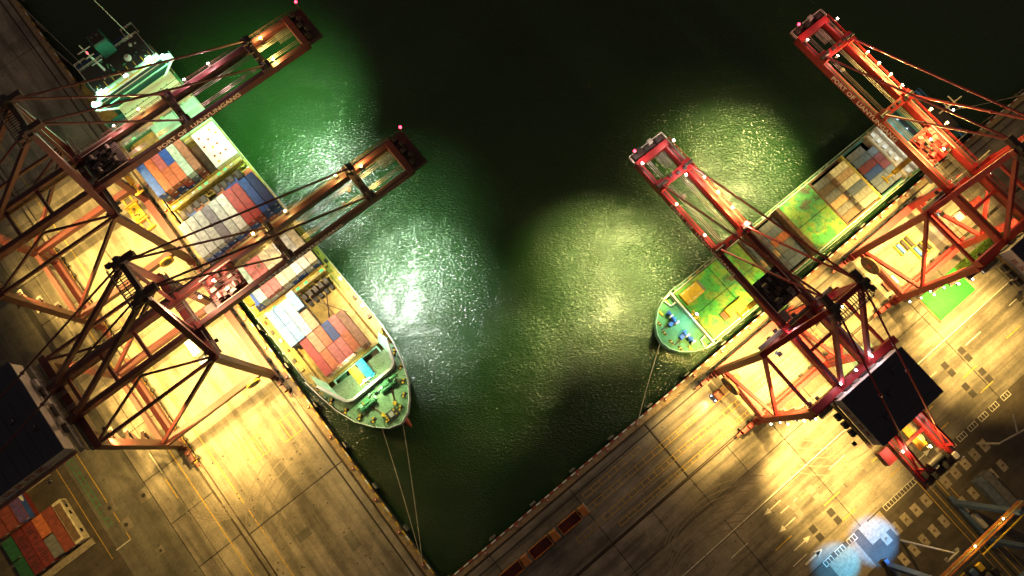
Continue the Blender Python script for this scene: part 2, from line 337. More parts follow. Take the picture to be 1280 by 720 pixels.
# lampblack patches and bolts on left apron
dots = MB()
for k in range(34):
    a = -6-random.random()*27; b_ = 5+random.random()*62
    dots.tube((a, b_, 0.0), (a, b_, 0.03), 0.22, 8)
for k in range(26):
    a = 40+random.random()*60; b_ = -23-random.random()*36
    dots.tube((a, b_, 0.0), (a, b_, 0.03), 0.2, 8)
dots.obj('lashing_socket', 'joint', gl)['kind'] = 'stuff'
# right markings
strip(gr, 'lane_line', 20, 340, -39.75, -39.45, 'wline')
for k in range(-6, 14):
    a = 77+k*18.9
    if a < 5: continue
    strip(gr, 'lane_line', a+8, a+14.4, -44.65, -44.4, 'wline'); strip(gr, 'lane_line', a, a+6.2, -50.85, -50.55, 'yline')
    strip(gr, 'lane_line', a+1, a+6.2, -56.9, -56.65, 'wline' if k < 1 else 'yline')
def arrow(a, b_, s=1):
    m = MB(); z = 0.024; m.add([(a, b_-0.15, z), (a+4.2*s, b_-0.15, z), (a+4.2*s, b_+0.15, z), (a, b_+0.15, z)], [(0, 1, 2, 3) if s > 0 else (3, 2, 1, 0)])
    m.add([(a+4.2*s, b_-0.75, z), (a+6.4*s, b_, z), (a+4.2*s, b_+0.75, z)], [(0, 1, 2) if s > 0 else (2, 1, 0)]); m.obj('lane_arrow', 'wline', gr)
arrow(87.4, -47.9, -1); arrow(81, -54.0, 1); arrow(87.4, -42.0, -1); arrow(81, -58.7, 1); arrow(81, -58.7+0.3, 1.0); arrow(124, -58.6, 1); arrow(140, -47.9, -1)
for (a, b_) in [(96.15, -53.2), (89.1, -53.3), (89.1, -45.3), (96.1, -45.3), (158.4, -44.9), (151.3, -44.9), (158.5, -52.9), (151.5, -52.9), (183.8, -44.8), (27, -45), (34, -45)]:
    for d in (0, -2.65): strip(gr, 'drain_cover', a-0.95, a+0.95, b_+d-1.0, b_+d+1.0, 'grate' if b_ > -50 and a < 97 else 'joint', 0.03)
def ladder(a0, a1, b_, w, step, m='yline', t=0.16):
    x = MB(); x.box(a0, a1, b_-w/2, b_-w/2+t, -0.01, 0.02); x.box(a0, a1, b_+w/2-t, b_+w/2, -0.01, 0.02)
    a = a0
    while a <= a1: x.box(a, a+t, b_-w/2+t+0.001, b_+w/2-t-0.001, -0.01, 0.021); a += step
    x.obj('ladder_marking', m, gr)
ladder(45, 66, -6.6, 1.5, 3); ladder(43, 100, -10.1, 1.6, 3.1); ladder(36, 130, -14.6, 1.6, 2.4); ladder(48, 150, -18.6, 1.3, 3)
ladder(108.4, 121.4, -61.9, 1.6, 1.1, 'wline'); 
for a in (134, 138.5, 143, 147.5, 152, 157, 99, 94, 89.5, 85): ladder(a, a+3.2, -61.9, 1.6, 1.0, 'wline')
for a in range(102, 146, 4):
    if 120 < a < 126: continue
    for b_ in (-67.6, -74.6):
        p = MB(); p.bev(a, a+2.3 if b_ > -70 else a+2.0, b_-1.6, b_+1.6, -0.02, 0.06+random.random()*0.02, 0.02); q = p.obj('container_pad', 'pad', gr)
        c = MB(); c.box(a+0.7, a+1.5, b_-0.3, b_+0.3, 0.05, 0.12); c.obj('corner_socket', 'brown', q)
for a in (120.8, 122.6, 125.2, 127.0): strip(gr, 'runway_line', a, a+0.22, -140, -62, 'yline')
strip(gr, 'runway_trench', 123.6, 124.4, -140, -62, 'joint')
for a in (86, 92): strip(gr, 'bay_line', a, a+0.2, -90, -63, 'yline')
# green mat and grass strip
b = MB(); b.bev(160.2, 175.2, -34.8, -26.0, 0, 0.35, 0.08); b.box(159.4, 160.1, -35.2, -26, 0, 0.2, 'brown'); tag(b.obj('green_mat', 'greenmat', None, W(0, 0, 0), TH), 'bright green flat cover lying on the apron beside the right rear crane', 'cover')
b = MB(); b.bev(125.5, 139.0, -33.5, -25.5, 0, 0.3, 0.08); tag(b.obj('green_mat', 'mint', None, W(0, 0, 0), TH), 'dull grey green cover on the apron beneath the right front crane', 'cover')
def grass():
    rg = random.Random(3); b = MB()
    for k in range(2600):
        a = 175.4+rg.random()*19; bb = -29.6+rg.random()*3.4-(a-175)*0.02; h = 0.2+rg.random()*0.35; t = rg.random()*PI; w = 0.25
        dx, dy = math.cos(t)*w, math.sin(t)*w
        b.add([(a-dx, bb-dy, 0), (a+dx, bb+dy, 0), (a+rg.uniform(-.4, .4), bb+rg.uniform(-.4, .4), h)], [(0, 1, 2)])
    b.box(175.4, 195, -30, -26, 0, 0.03); tag(b.obj('grass', 'grass', None, W(0, 0, 0), TH), 'strip of green grass beside the bright green cover', 'grass', kind='stuff')
grass()

# kerbs at the quay edge
kb = MB()
k = 0
for i in range(0, 150):
    a0 = 1.0+i*1.6; kb.bev(a0, a0+1.58, -0.34, 0.0, -0.6, 0.22, 0.05, 'redpaint' if i % 2 else 'whitep')
kr = kb.obj('quay_kerb', None, gr); kr['label'] = 'red and white striped kerb'; kr['kind'] = 'stuff'
kb = MB()
for i in range(0, 190):
    a0 = -14+i*1.6; kb.bev(-0.34, 0.0, a0, a0+1.58, -0.6, 0.22, 0.05, 'yel' if i % 2 else 'whitep' if i % 6 == 0 else 'brown')
kr = kb.obj('quay_kerb', None, gl); kr['label'] = 'yellow and grey striped kerb'; kr['kind'] = 'stuff'

# bollards
def bollard(left, pos, i):
    t = tag(link('bollard', BOL['base'], None, W(-0.95, pos, 0) if left else W(pos, -0.95, 0), TH), 'red mooring bollard on the %s quay edge, %s from the corner' % ('left' if left else 'right', ORD(i)), 'bollard', 'bollards along the quay edge')
    link('bollard_head', BOL['head'], t)
bb = MB(); bb.bev(-0.75, 0.75, -0.75, 0.75, 0, 0.12, 0.04); hh = MB(); hh.tube((0, 0, 0.1), (0, 0, 0.55), 0.32, 10, r2=0.26); hh.tube((0, 0, 0.55), (0, 0, 0.85), 0.5, 10, r2=0.42); hh.tube((0, 0, 0.85), (0, 0, 0.86), 0.2, 8, 'whitep')
BOL = {'base': bb.mesh('bollard_base', 'coping'), 'head': hh.mesh('bollard_head', 'redpaint')}
for i in range(20): bollard(True, 7.4+i*10.95, i)
for i in range(17): bollard(False, 14.3+i*11.1, i)
# fenders
fe = MB(); fe.bev(-0.9, 0.9, 0.5, 0.9, -4.6, -0.7, 0.05); fe.tube((0, 0, -2), (0, 0.5, -2), 0.6, 12, 'tyre')
FE = fe.mesh('fender', 'grate')
for i in range(17):
    tag(link('quay_fender', FE, None, W(18+i*14.6, 0, 0), TH), 'grey fender panel on the right quay wall, %s from the corner' % ORD(i), 'fender', 'fenders on the quay wall')
for i in range(17):
    tag(link('quay_fender', FE, None, W(0, 18+i*14.6, 0), TH-PI/2), 'grey fender panel on the left quay wall, %s from the corner' % ORD(i), 'fender', 'fenders on the quay wall')
# repair patches and skid arcs
def arc(par, cx, cy, r, a0, a1, w, m='joint', z=0.018):
    b = MB(); n = 22; vs = []
    for i in range(n+1):
        t = R(a0+(a1-a0)*i/n); vs += [(cx+(r-w/2)*math.cos(t), cy+(r-w/2)*math.sin(t), z), (cx+(r+w/2)*math.cos(t), cy+(r+w/2)*math.sin(t), z)]
    b.add(vs, [(2*i, 2*i+1, 2*i+3, 2*i+2) for i in range(n)]); b.obj('skid_mark', m, par)
M['skid'] = mat('tyre rubber smear', (0.12, 0.10, 0.085), 0.8, var=0.5, nscale=2.5, dark=1.9)
for k in range(9): arc(gl, -28+random.uniform(-2, 2), 60+k*0.7, 9+k*0.9, 200, 285+random.uniform(-20, 20), 0.35, 'skid', 0.0155+k*0.0004)
for k in range(6): arc(gl, -14, 30+k*1.1, 14+k*1.6, 70, 150, 0.35, 'skid', 0.0155+k*0.0004)
for k in range(8): arc(gr, 60+k*1.2, -58, 22+k*1.3, 50, 118, 0.35, 'skid', 0.0155+k*0.0004)
for k in range(5): arc(gr, 118, -20-k, 20+k*1.6, 215, 290, 0.35, 'skid', 0.0155+k*0.0004)
for (a, b_, w, h) in ((-14, 22, 3, 5), (-24, 33, 4, 2.4), (-9, 50, 2.2, 3), (-41, 40, 2, 3.6), (-28, 12, 3, 3), (-46, 60, 2.6, 2.2)): strip(gl, 'repair_patch', a, a+w, b_, b_+h, 'rough' if w > 2.5 else 'conc', 0.014)
for (a, b_, w, h) in ((52, -27, 5, 2.6), (70, -36, 3, 4), (112, -52, 6, 3), (88, -33, 4, 2), (134, -45, 5, 4), (44, -53, 4, 3)): strip(gr, 'repair_patch', a, a+w, b_, b_+h, 'rough' if w > 4 else 'concR', 0.014)
#END_SETTING

# ================================================================== SHIP-TO-SHORE CRANES
def spans(x0, x1, step):
    n = max(1, round((x1-x0)/step)); return [x0+(x1-x0)*i/n for i in range(n+1)]
def railing(mb, p, q, h=1.1, r=0.05, step=2.2, m=None):
    p = Vector(p); q = Vector(q); L = (q-p).length; n = max(1, int(L/step)); u = Vector((0, 0, 1))
    for i in range(n+1):
        a = p+(q-p)*i/n; mb.beam(a, a+u*h, r*1.6, r*1.6, m)
    mb.beam(p+u*h, q+u*h, r*2, r*2, m); mb.beam(p+u*h*0.55, q+u*h*0.55, r*1.4, r*1.4, m)
def floodlight(par, p, lens='lampy', s=1.0):
    b = MB(); x, y, z = p
    b.cbox(x, y, z+0.15*s, 0.9*s, 0.9*s, 0.3*s, 'grate'); b.cbox(x, y, z-0.05*s, 0.75*s, 0.75*s, 0.1*s, lens); b.beam((x, y, z+0.3*s), (x, y, z+0.9*s), 0.12, 0.12, 'grate')
    return b.obj('floodlight', None, par)
def uplight(par, p, lens='lampy', s=0.5):
    b = MB(); x, y, z = p
    b.beam((x, y, z-0.6), (x, y, z), 0.1, 0.1, 'grate'); b.box(x-0.26, x+0.26, y-0.16, y+0.16, z, z+0.12, lens); b.box(x-0.3, x+0.3, y-0.3, y+0.3, z-0.75, z-0.6, 'grate')
    return b.obj('deck_lamp', None, par)

def sts_crane(left, along, label, P):
    """ship-to-shore gantry crane; local x to the water, u along the quay away from the corner"""
    sg = 1 if left else -1
    org = W(-3, along, 0) if left else W(along, -4, 0)
    rz = RL if left else RR
    t = thing('gantry_crane', label, 'gantry crane', org, rz, 'ship to shore gantry cranes')
    paint = 'crL' if left else 'crR'
    T = Matrix.Translation(org) @ Matrix.Rotation(rz, 4, 'Z')
    def V(x, u, z): return Vector((x, sg*u, z))
    def wp(x, u, z): return T @ V(x, u, z)
    def B(p, q, w, h, name=None, m=None, mb=None, **k):
        if mb is not None: mb.beam(V(*p), V(*q), w, h, m, **k); return mb
        b = MB(); b.beam(V(*p), V(*q), w, h, **k); return b.obj(name, m or paint, t)
    G = P['gauge']; zg = P['zg']; zp = P['zp']; hs = 12.0; gs = 4.4; xt = P['xt']; xb = P['xb']; za = P['za']; xa = P['xa']; zl = P['zl']
    zu = zg-2.4     # underside level of the girders = top of the upper frame
    # bogies and sill beams
    for x in (0, -G):
        zs = 4.2
        B((x, -hs-1.5, zs), (x, hs+1.5, zs), 2.1, 1.9, 'sill_beam')
        for s in (-1, 1):
            for uo in (hs+3.2, hs-3.2):
                b = MB(); u0 = s*uo
                b.beam(V(x, u0-2.6, 2.6), V(x, u0+2.6, 2.6), 1.2, 1.1, paint); b.beam(V(x, u0, 2.6), V(x, u0-s*0.0+0.01, 4.0), 1.0, 1.0, paint)
                for uu in (-1.9, 1.9):
                    b.beam(V(x, u0+uu-1.1, 1.5), V(x, u0+uu+1.1, 1.5), 0.9, 0.8, 'yel' if left else paint)
                    b.beam(V(x+1.0, u0+uu-0.5, 1.3), V(x+1.0, u0+uu+0.5, 1.3), 0.7, 0.7, 'black')
                bg_ = b.obj('bogie', None, t)
                wv = MB()
                for uu in (-2.6, -1.2, 1.2, 2.6): wv.tube(V(x-0.25, u0+uu, 0.5), V(x+0.25, u0+uu, 0.5), 0.45, 10)
                wv.obj('bogie_wheels', 'steelrail', bg_)
            b = MB(); b.beam(V(x, s*(hs+6.2), 1.6), V(x, s*(hs+7.6), 1.6), 0.6, 0.6); b.obj('buffer', 'redpaint', t)
    # legs
    LX = {'w': 0, 'l': -G}
    for x in (0, -G):
        for s in (-1, 1):
            B((x, s*hs, 4.8), (x, s*hs, zu), 2.1, 1.7, 'leg', w2=2.0, h2=1.6)
    # portal beams (perpendicular to the quay) and sill-level ties
    for s in (-1, 1):
        B((-0.9, s*hs, zp), (-G+0.9, s*hs, zp), 1.7, 1.8, 'portal_beam')
        B((-0.6, s*hs, zu-1.2), (-G+0.6, s*hs, zl+0.8), 0.8, 0.8, 'diagonal_brace')
        B((-0.8, s*hs, zu-0.6), (-G+0.8, s*hs, zu-0.6), 0.7, 0.7, 'upper_tie')
        if not left: B((-0.6, s*hs, zp+1.2), (-G+0.6, s*hs, zl), 0.9, 0.9, 'diagonal_brace')
        # plan braces
        if not left: continue
        B((-1.0, s*(hs-0.6), zu-0.2), (-G*0.5, s*(gs+0.7), zu-0.2), 0.5, 0.5, 'plan_brace')
        B((-G+1.0, s*(hs-0.6), zu-0.25), (-G*0.5, s*(gs+0.75), zu-0.25), 0.5, 0.5, 'plan_brace')
    for x in (0, -G):
        B((x, -hs-0.9, zu-1.1), (x, hs+0.9, zu-1.1), 1.7, 2.0, 'upper_cross_beam')
        if x: B((x, -hs+1, zp), (x, hs-1, zp), 1.2, 1.6, 'portal_cross_beam')
        sgn = 1 if x == 0 else -1
        b = MB(); b.beam(V(x+sgn*1.5, -hs, zu-0.6), V(x+sgn*1.5, hs, zu-0.6), 1.0, 0.08, 'grate'); railing(b, V(x+sgn*1.95, -hs, zu-0.55), V(x+sgn*1.95, hs, zu-0.55), m='rail' if not left else 'crtop'); b.obj('walkway', None, t)
    # girders: boom + backreach
    for s in (-1, 1):
        b = MB(); y0, y1 = sg*(s*gs-0.65), sg*(s*gs+0.65)
        y0, y1 = min(y0, y1), max(y0, y1)
        b.bev(xb, 1.2, y0, y1, zg-2.2, zg, 0.08); g1 = b.obj('trolley_girder', paint, t)
        b = MB(); b.bev(1.6, xt, y0, y1, zg-2.2, zg, 0.08)
        b.box(1.3, 2.2, y0-0.2, y1+0.2, zg-1.6, zg+0.3)
        g2 = b.obj('boom_girder', paint, t)
        b = MB(); yc = sg*s*gs; b.box(xb+2, xt-2, yc-0.22, yc+0.22, zg+0.004, zg+0.05, 'crtop')
        for xx in spans(xb+2, xt-1, 4.5): b.box(xx-0.12, xx+0.12, y0-0.03, y1+0.03, zg-2.24, zg+0.03, 'crtop' if left else paint)
        b.obj('girder_top_plate', None, t)
        # inner trolley rail and outer walkway
        b = MB(); yi = sg*s*(gs-0.95); b.box(xb+1, xt-1, yi-0.1, yi+0.1, zg-2.0, zg-1.7); b.obj('trolley_rail', 'steelrail', t)
        b = MB(); yo = sg*s*(gs+1.25)
        if s > 0 or P.get('walk2'):
            b.box(xb+1, xt, yo-0.45, yo+0.45, zg-1.1, zg-1.03, 'grate')
            railing(b, (xb+1, yo+0.45*sg*s, zg-1.0), (xt, yo+0.45*sg*s, zg-1.0), m='crtop' if left else paint, step=2.0)
            for xx in spans(xb+1, xt, 4): b.beam((xx, sg*s*(gs+0.5), zg-1.4), (xx, yo, zg-1.1), 0.12, 0.12, paint)
            b.obj('boom_walkway', None, t)
    # lettering on the corner-facing side of the near girder
    yf = -sg*(gs+0.65+0.015)
    tm = text_mesh('PORT OF  LIANYUNGANG', 2.2)
    xs_ = [v.co.x for v in tm.vertices]; sx = P['tw']/(max(xs_)-min(xs_))
    for v in tm.vertices: v.co.x *= sx
    xs_ = sorted({round(v.co.x, 3) for v in tm.vertices}); cuts = [(u+w)/2 for u, w in zip(xs_[:-1], xs_[1:]) if w-u > 0.55]
    edges_ = [-999]+cuts+[999]
    for e0, e1 in zip(edges_[:-1], edges_[1:]):
        wb = MB(); fs = [tuple(f.vertices) for f in tm.polygons if e0 < tm.vertices[f.vertices[0]].co.x < e1]
        ids = sorted({i for f in fs for i in f}); ix = {i: k for k, i in enumerate(ids)}
        if not ids: continue
        wb.add([tuple(tm.vertices[i].co) for i in ids], [tuple(ix[i] for i in f) for f in fs], 'letter')
        o = wb.obj('boom_lettering', None, t, (P['tx'], yf, zg-1.12)); o.rotation_euler = (PI/2, 0, 0 if left else PI)
    # boom cross beams and tip
    for xc in P['cross']:
        b = MB(); b.box(xc-0.9, xc+0.9, -gs-0.6, gs+0.6, zg+0.05, zg+1.3, 'crtop' if left else paint)
        for s in (-1, 1):
            b.box(xc-1.3, xc+1.3, s*gs-1.0, s*gs+1.0, zg+0.06, zg+1.9, 'crtop' if left else paint); b.tube((xc, s*gs-1.2, zg+1.6), (xc, s*gs+1.2, zg+1.6), 0.5, 10, 'black')
        for k in range(4): b.cbox(xc+random.uniform(-.6, .6), -3+k*2, zg+1.5, 0.7, 1.0, 0.5, 'black')
        b.obj('boom_cross_beam', None, t)
    b = MB(); b.box(xt-1.6, xt, -gs-0.65, gs+0.65, zg-2.1, zg+0.4); b.obj('boom_tip_beam', paint, t)
    b = MB()
    x0_, x1_ = xt-0.2, xt+(3.8 if left else 2.0)
    b.box(x0_, x1_, -gs-0.9, gs+0.9, zg-0.6, zg-0.5, 'crtop')
    railing(b, (x1_, -gs-0.9, zg-0.5), (x1_, gs+0.9, zg-0.5), m='rail' if not left else 'crtop', step=1.4)
    for s in (-1, 1): railing(b, (x0_, s*(gs+0.9), zg-0.5), (x1_, s*(gs+0.9), zg-0.5), m='rail' if not left else 'crtop', step=1.4)
    for k in range(5): b.cbox(xt+1+(k % 2)*0.9, -gs+1.2+k*1.8, zg+0.2, 1.1, 1.2, 1.2, 'black' if left else 'housew' if k == 1 else 'black')
    b.obj('tip_platform', None, t)
    b = MB(); b.beam((x1_-0.3, sg*(-gs if left else gs)*-1, zg), (x1_-0.3, sg*(gs if left else -gs), zg+3.2), 0.15, 0.15, 'crtop'); b.ball((x1_-0.3, sg*(gs if left else -gs), zg+3.3), 0.38, 'lampr'); b.obj('warning_lamp', None, t)
    # screen of ladder rungs near tip (left cranes)
    b = MB()
    for k in range(12): b.box(xt-5.6+k*0.33, xt-5.5+k*0.33, sg*0.5 if sg > 0 else -gs+0.7, gs-0.7 if sg > 0 else -0.5, zg-1.6, zg-1.5)
    b.obj('tip_grating', 'grate', t)
    # wire ropes between the girders
    for i, yy in enumerate((-2.4, -2.0, -1.55, 1.4, 1.8, 2.3)):
        b = MB(); b.tube((xb+6, yy, zg-0.9), (xt-1.6, yy, zg-0.9), 0.07, 5); b.obj('hoist_rope', 'rope', t)
    for xx in spans(xb+8, -G*0.35, 9):
        b = MB(); b.box(xx-0.35, xx+0.35, -gs+0.66, gs-0.66, zg-1.5, zg-0.7); b.obj('girder_cross_tie', paint, t)
    # pylon (A-frame)
    b = MB(); b.box(xa-0.55, xa+0.55, -5.6, 5.6, za-0.9, za+0.5, paint if not left else 'crtop')
    for s in (-1, 1):
        b.box(xa-1.5, xa+3.2, s*4.2-0.65, s*4.2+0.65, za-0.2, za+1.2, 'crtop'); b.box(xa-2.6, xa-1.4, s*5.0-0.4, s*5.0+0.4, za, za+1, 'crtop'); b.tube((xa, s*4.2-0.9, za+1.3), (xa, s*4.2+0.9, za+1.3), 0.7, 12, 'black')
    b.obj('pylon_head', None, t)
    b = MB(); [b.box(xa-3.6, xa-0.7, -5.0+k*0.62, -4.8+k*0.62, za-1.2, za-1.1, 'crtop') for k in range(0, 16)]; b.box(xa-3.6, xa-3.4, -5.2, 5.2, za-1.25, za-1.0, 'crtop'); b.box(xa-2.3, xa-2.1, -5.2, 5.2, za-1.25, za-1.0, 'crtop'); railing(b, (xa-3.0, -5.5, za-1.1), (xa-3.0, 5.5, za-1.1), m='grate'); railing(b, (xa-3, 5.5, za-1.1), (xa-0.9, 5.5, za-1.1), m='grate'); b.beam((xa-1, sg*5.5, za), (xa-1, sg*8.4, za+0.4), 0.12, 0.12, 'grate'); b.obj('pylon_platform', None, t)
    for s in (-1, 1):
        B((0, s*(hs-0.8), zu), (xa, s*4.6, za-0.8), 1.2, 1.3, 'pylon_leg')
        B((-G+1.0, s*gs, zg), (xa-0.4, s*4.0, za-0.7), 0.95, 0.95, 'pylon_back_leg')
        B((0.2, s*gs, zg), (xa, s*3.9, za-0.9), 0.7, 0.7, 'pylon_strut')
        # forestays
        for i, xc in enumerate(P['cross']):
            b = MB(); p = V(xa+1.6, s*3.6, za+0.6); q = V(xc, s*gs, zg+1.6); b.tube(p, q, 0.27, 6)
            for f in (0.33, 0.66): c = p.lerp(q, f); b.ball(c, 0.42)
            b.obj('forestay', paint, t)
        # backstay
        b = MB(); p = V(xa-1.0, s*3.8, za+0.4); q = V(xb+2.5, s*gs, zg+0.3); b.tube(p, q, 0.24, 6)
        for f in (0.5,): b.ball(p.lerp(q, f), 0.45)
        b.obj('backstay', paint, t)
    B((xa, 3.9, zg+12), (xa, -3.9, zg+12), 0.5, 0.5, 'pylon_cross_tie') if False else None
    # machine house
    h0, h1 = P['house']; hw = P['hw']; zh = zg+0.05; hy = sg*P.get('hy', 0.0)
    b = MB(); b.box(h1, h0, hy-hw, hy+hw, zh, zg+P['hh'], 'housew')
    hb = b.obj('machine_house', None, t)
    b = MB(); b.box(h1-0.25, h0+0.25, hy-hw-0.25, hy+hw+0.25, zg+P['hh']+0.004, zg+P['hh']+0.3, 'navy')
    for xx in spans(h1+1.5, h0-1.5, 2.9): b.box(xx-0.06, xx+0.06, hy-hw, hy+hw, zg+P['hh']+0.3, zg+P['hh']+0.37, 'navy')
    for q in range(3): b.cbox(h0-2.5-q*3.1, hy+(q-1)*4.2, zg+P['hh']+0.55, 0.9, 1.1, 0.5, 'navy')
    rf = b.obj('house_roof', None, hb)
    b = MB(); b.box(h1+0.6, h0-0.2, -gs-1.2, gs+1.2, zg-2.6, zg-0.01); b.obj('house_support_frame', 'crtop', t)
    b = MB()
    for xx in spans(h1+0.4, h0-0.4, 1.2):
        b.box(xx-0.06, xx+0.06, hy-hw-0.06, hy+hw+0.06, zh+0.1, zg+P['hh']-0.1)
    b.obj('cladding_rib', 'housew', hb)['kind'] = 'stuff'
    b = MB(); yy = hy-sg*(hw+1.1)
    b.box(h1, h0, min(yy, yy+sg*1.0), max(yy, yy+sg*1.0), zh-0.1, zh, 'grate'); railing(b, (h1, yy, zh), (h0, yy, zh), m='redpaint' if left else 'yel', step=1.6)
    for k in range(3 if not left else 0): b.cbox(h0-3-k*2.2, yy-sg*0.9, zh+0.6, 1.6, 1.0, 1.2, 'black')
    b.obj('house_gallery', None, t)
    b = MB()
    if not left:
        b.box(h0+0.35, h0+2.1, -hw-4.2, hw+4.2, zg-1.6, zg+0.25); b.obj('pink_lit_beam' if False else 'rear_cross_beam', paint, t); b = MB()
    xr = h0+0.9-(0 if left else 0.75)
    if left: b.box(h0+0.3, h0+1.7, -hw-0.5, hw+0.5, zg-0.3, zg-0.2, 'grate'); railing(b, (xr+0.7, -hw, zg-0.2), (xr+0.7, hw, zg-0.2), m='housew' if left else paint)
    for k in range(6): b.cbox(xr, -6.5+k*2.6, zg+0.9, 0.7, 1.3+(k % 3)*0.4, 0.9, ('housew' if left else 'grate') if k % 2 else 'black')
    b.obj('house_front_gallery', None, t)
    tm = text_mesh(P['htext'], P['hts']); tm.materials.append(M['redletter'])
    o = link('house_lettering', tm, t, ((h0+h1)/2 if not left else h0-11, hy-sg*(hw+0.09), zg+P['hh']/2)); o.rotation_euler = (PI/2, 0, 0 if left else PI)
    # rear frame beyond the house
    if not left:
        for s in (-1, 1):
            b = MB(); b.beam((xb+1, s*gs, zg+0.1), (h1-0.6, s*gs, zg+3.4), 0.5, 0.5); b.beam((xb+3, s*gs, zg), (xb+3, s*gs, zg+3.6), 0.45, 0.45); b.beam((xb+3, s*gs, zg+3.5), (h1+0.4, s*gs*0.9, zg+3.6), 0.5, 0.4); b.obj('rear_frame', paint, t)
        b = MB(); b.box(xb-1.5, xb+2.5, -gs-1.4, gs+1.4, zg-0.5, zg-0.4, 'crtop')
        for k in range(6): b.cbox(xb+0.5+(k % 2)*1.4-0.6, -gs+k*1.7, zg+0.3, 1.3, 1.1, 1.2, 'black' if k % 3 else 'housew')
        b.tube((xb+2, -2, zg+0.6), (xb+2, 2, zg+0.6), 0.8, 12, 'black')
        railing(b, (xb-1.5, -gs-1.4, zg-0.4), (xb-1.5, gs+1.4, zg-0.4), m='grate', step=1.2); b.obj('rear_platform', None, t)
        b = MB(); b.box(xb+5, h1-1, sg*-0.2 if sg > 0 else -2.2, 2.2 if sg > 0 else 0.2, zg-1.6, zg-1.0, 'yel'); b.cbox(h1-4, sg*-(gs+2.6), zg-1.5, 3.4, 2.6, 2.2, paint); b.obj('service_crane', None, t)
    # trolley with machinery, and operator cabin
    tx = P['trol']; b = MB()
    b.box(tx, tx+8.5, -gs+0.4, gs-0.4, zg-1.5, zg-0.9, P['tm'])
    for k in range(34): b.cbox(tx+0.6+random.random()*7.3, -3.1+random.random()*6.2, zg-0.4+random.random()*0.5, random.uniform(.3, 1.5), random.uniform(.25, 1.1), random.uniform(.4, 1.3), random.choice(['black', P['tm'], P['tm'], 'crtop', 'grate', 'black']))
    for k in range(5): b.beam((tx+0.3, -3.0+k*1.5, zg+0.2), (tx+8.2, -3.0+k*1.5+random.uniform(-.4, .4), zg+0.25), 0.14, 0.14, P['tm'])
    for s in (-1, 1): b.tube((tx+2, s*2-0.7, zg+0.4), (tx+2, s*2+0.7, zg+0.4), 0.7, 12, P['tm']); b.tube((tx+6.4, s*2-0.7, zg+0.4), (tx+6.4, s*2+0.7, zg+0.4), 0.7, 12, P['tm'])
    for s in (-1, 1): railing(b, (tx, s*(gs-0.5), zg-0.9), (tx+8.5, s*(gs-0.5), zg-0.9), m='rail', step=1.4)
    tr = b.obj('trolley', None, t)
    b = MB(); b.bev(tx-3.4, tx-0.6, sg*-3.6 if sg > 0 else 0.8, sg*-0.8 if sg > 0 else 3.6, zg-5.2, zg-2.4, 0.2, 'housew'); b.box(tx-0.75, tx-0.5, -1, 1, zg-5, zg-3, 'glass'); b.obj('operator_cabin', None, t)
    # head block and spreader hanging below the trolley
    zs = P['zsp']; b = MB(); cx = tx+4.3
    b.box(cx-0.7, cx+0.7, -3, 3, zs, zs+0.8, 'yel'); b.box(cx-1.2, cx+1.2, -6.0, -5.6, zs-0.3, zs+0.2, 'yel'); b.box(cx-1.2, cx+1.2, 5.6, 6.0, zs-0.3, zs+0.2, 'yel'); b.box(cx-0.25, cx+0.25, -5.6, 5.6, zs-0.2, zs+0.3, 'yel')
    b.obj('spreader', None, t)
    b = MB()
    for s in (-1, 1):
        for d in (-1, 1): b.tube((cx+d*0.6, s*2.4, zs+0.8), (cx+d*1.6, s*2.4, zg-1.3), 0.06, 5)
    b.obj('hoist_rope', 'rope', t)
    # stairs on the landside leg, zigzag
    b = MB(); z = 5
    k = 0
    while z < zu-4:
        y0 = sg*(-hs+0.5); y1 = sg*(-hs+5.5)
        if k % 2: y0, y1 = y1, y0
        b.beam((-G-1.6, y0, z), (-G-1.6, y1, z+3.6), 0.9, 0.25, 'crtop'); b.beam((-G-1.6, y1-0.7, z+3.7), (-G-1.6, y1+0.7, z+3.7), 1.2, 0.1, 'grate'); z += 3.7; k += 1
    b.obj('leg_stairs', None, t)
    if not left:
        for k in range(9):
            q = MB(); q.cbox(-G-2.4-(k % 2)*0.5, sg*(-hs+0.6+(k % 3)*1.1), 7+k*3.7, 0.7, 0.7, 0.5, 'housew'); q.cbox(-G-2.4-(k % 2)*0.5, sg*(-hs+0.6+(k % 3)*1.1), 7.3+k*3.7, 0.35, 0.35, 0.2, 'lampw'); q.obj('stair_lamp', None, t)
    # cable reel on the corner-side portal beam
    if not left:
        b = MB(); rx = -4.6 if not left else -6; yy = -sg*(hs+1.3)
        b.tube((rx, yy, zp+1.2), (rx, yy-sg*0.6, zp+1.2), 3.1, 28, 'brown'); b.tube((rx, yy-sg*0.62, zp+1.2), (rx, yy-sg*0.9, zp+1.2), 0.8, 14, 'redpaint')
        for k in range(10):
            an = 2*PI*k/10; b.beam((rx, yy-sg*0.64, zp+1.2), (rx+2.9*math.cos(an), yy-sg*0.64, zp+1.2+2.9*math.sin(an)), 0.12, 0.08, 'grate')
        b.obj('cable_reel', None, t)
    else:
        b = MB(); yy = -sg*(hs+1.3); b.tube((-3.4, yy, zp+0.4), (-3.4, yy-sg*0.5, zp+0.4), 2.0, 24, 'yel'); b.tube((-3.4, yy-sg*0.51, zp+0.4), (-3.4, yy-sg*0.7, zp+0.4), 1.2, 16, 'black'); b.obj('cable_reel', None, t)
    # fixtures and their light, added fill floods included
    lens = 'lampy'
    fl = P['floods']
    for (x, u, z, tx_, tu, power, col, ang, ln, bl) in fl:
        floodlight(t, V(x, u, z), ln)
        spot('crane_flood_and_fill', wp(x, u, z-0.75), wp(tx_, tu, 0), power, col, ang, bl, 1.1 if x > 40 else 0.5)
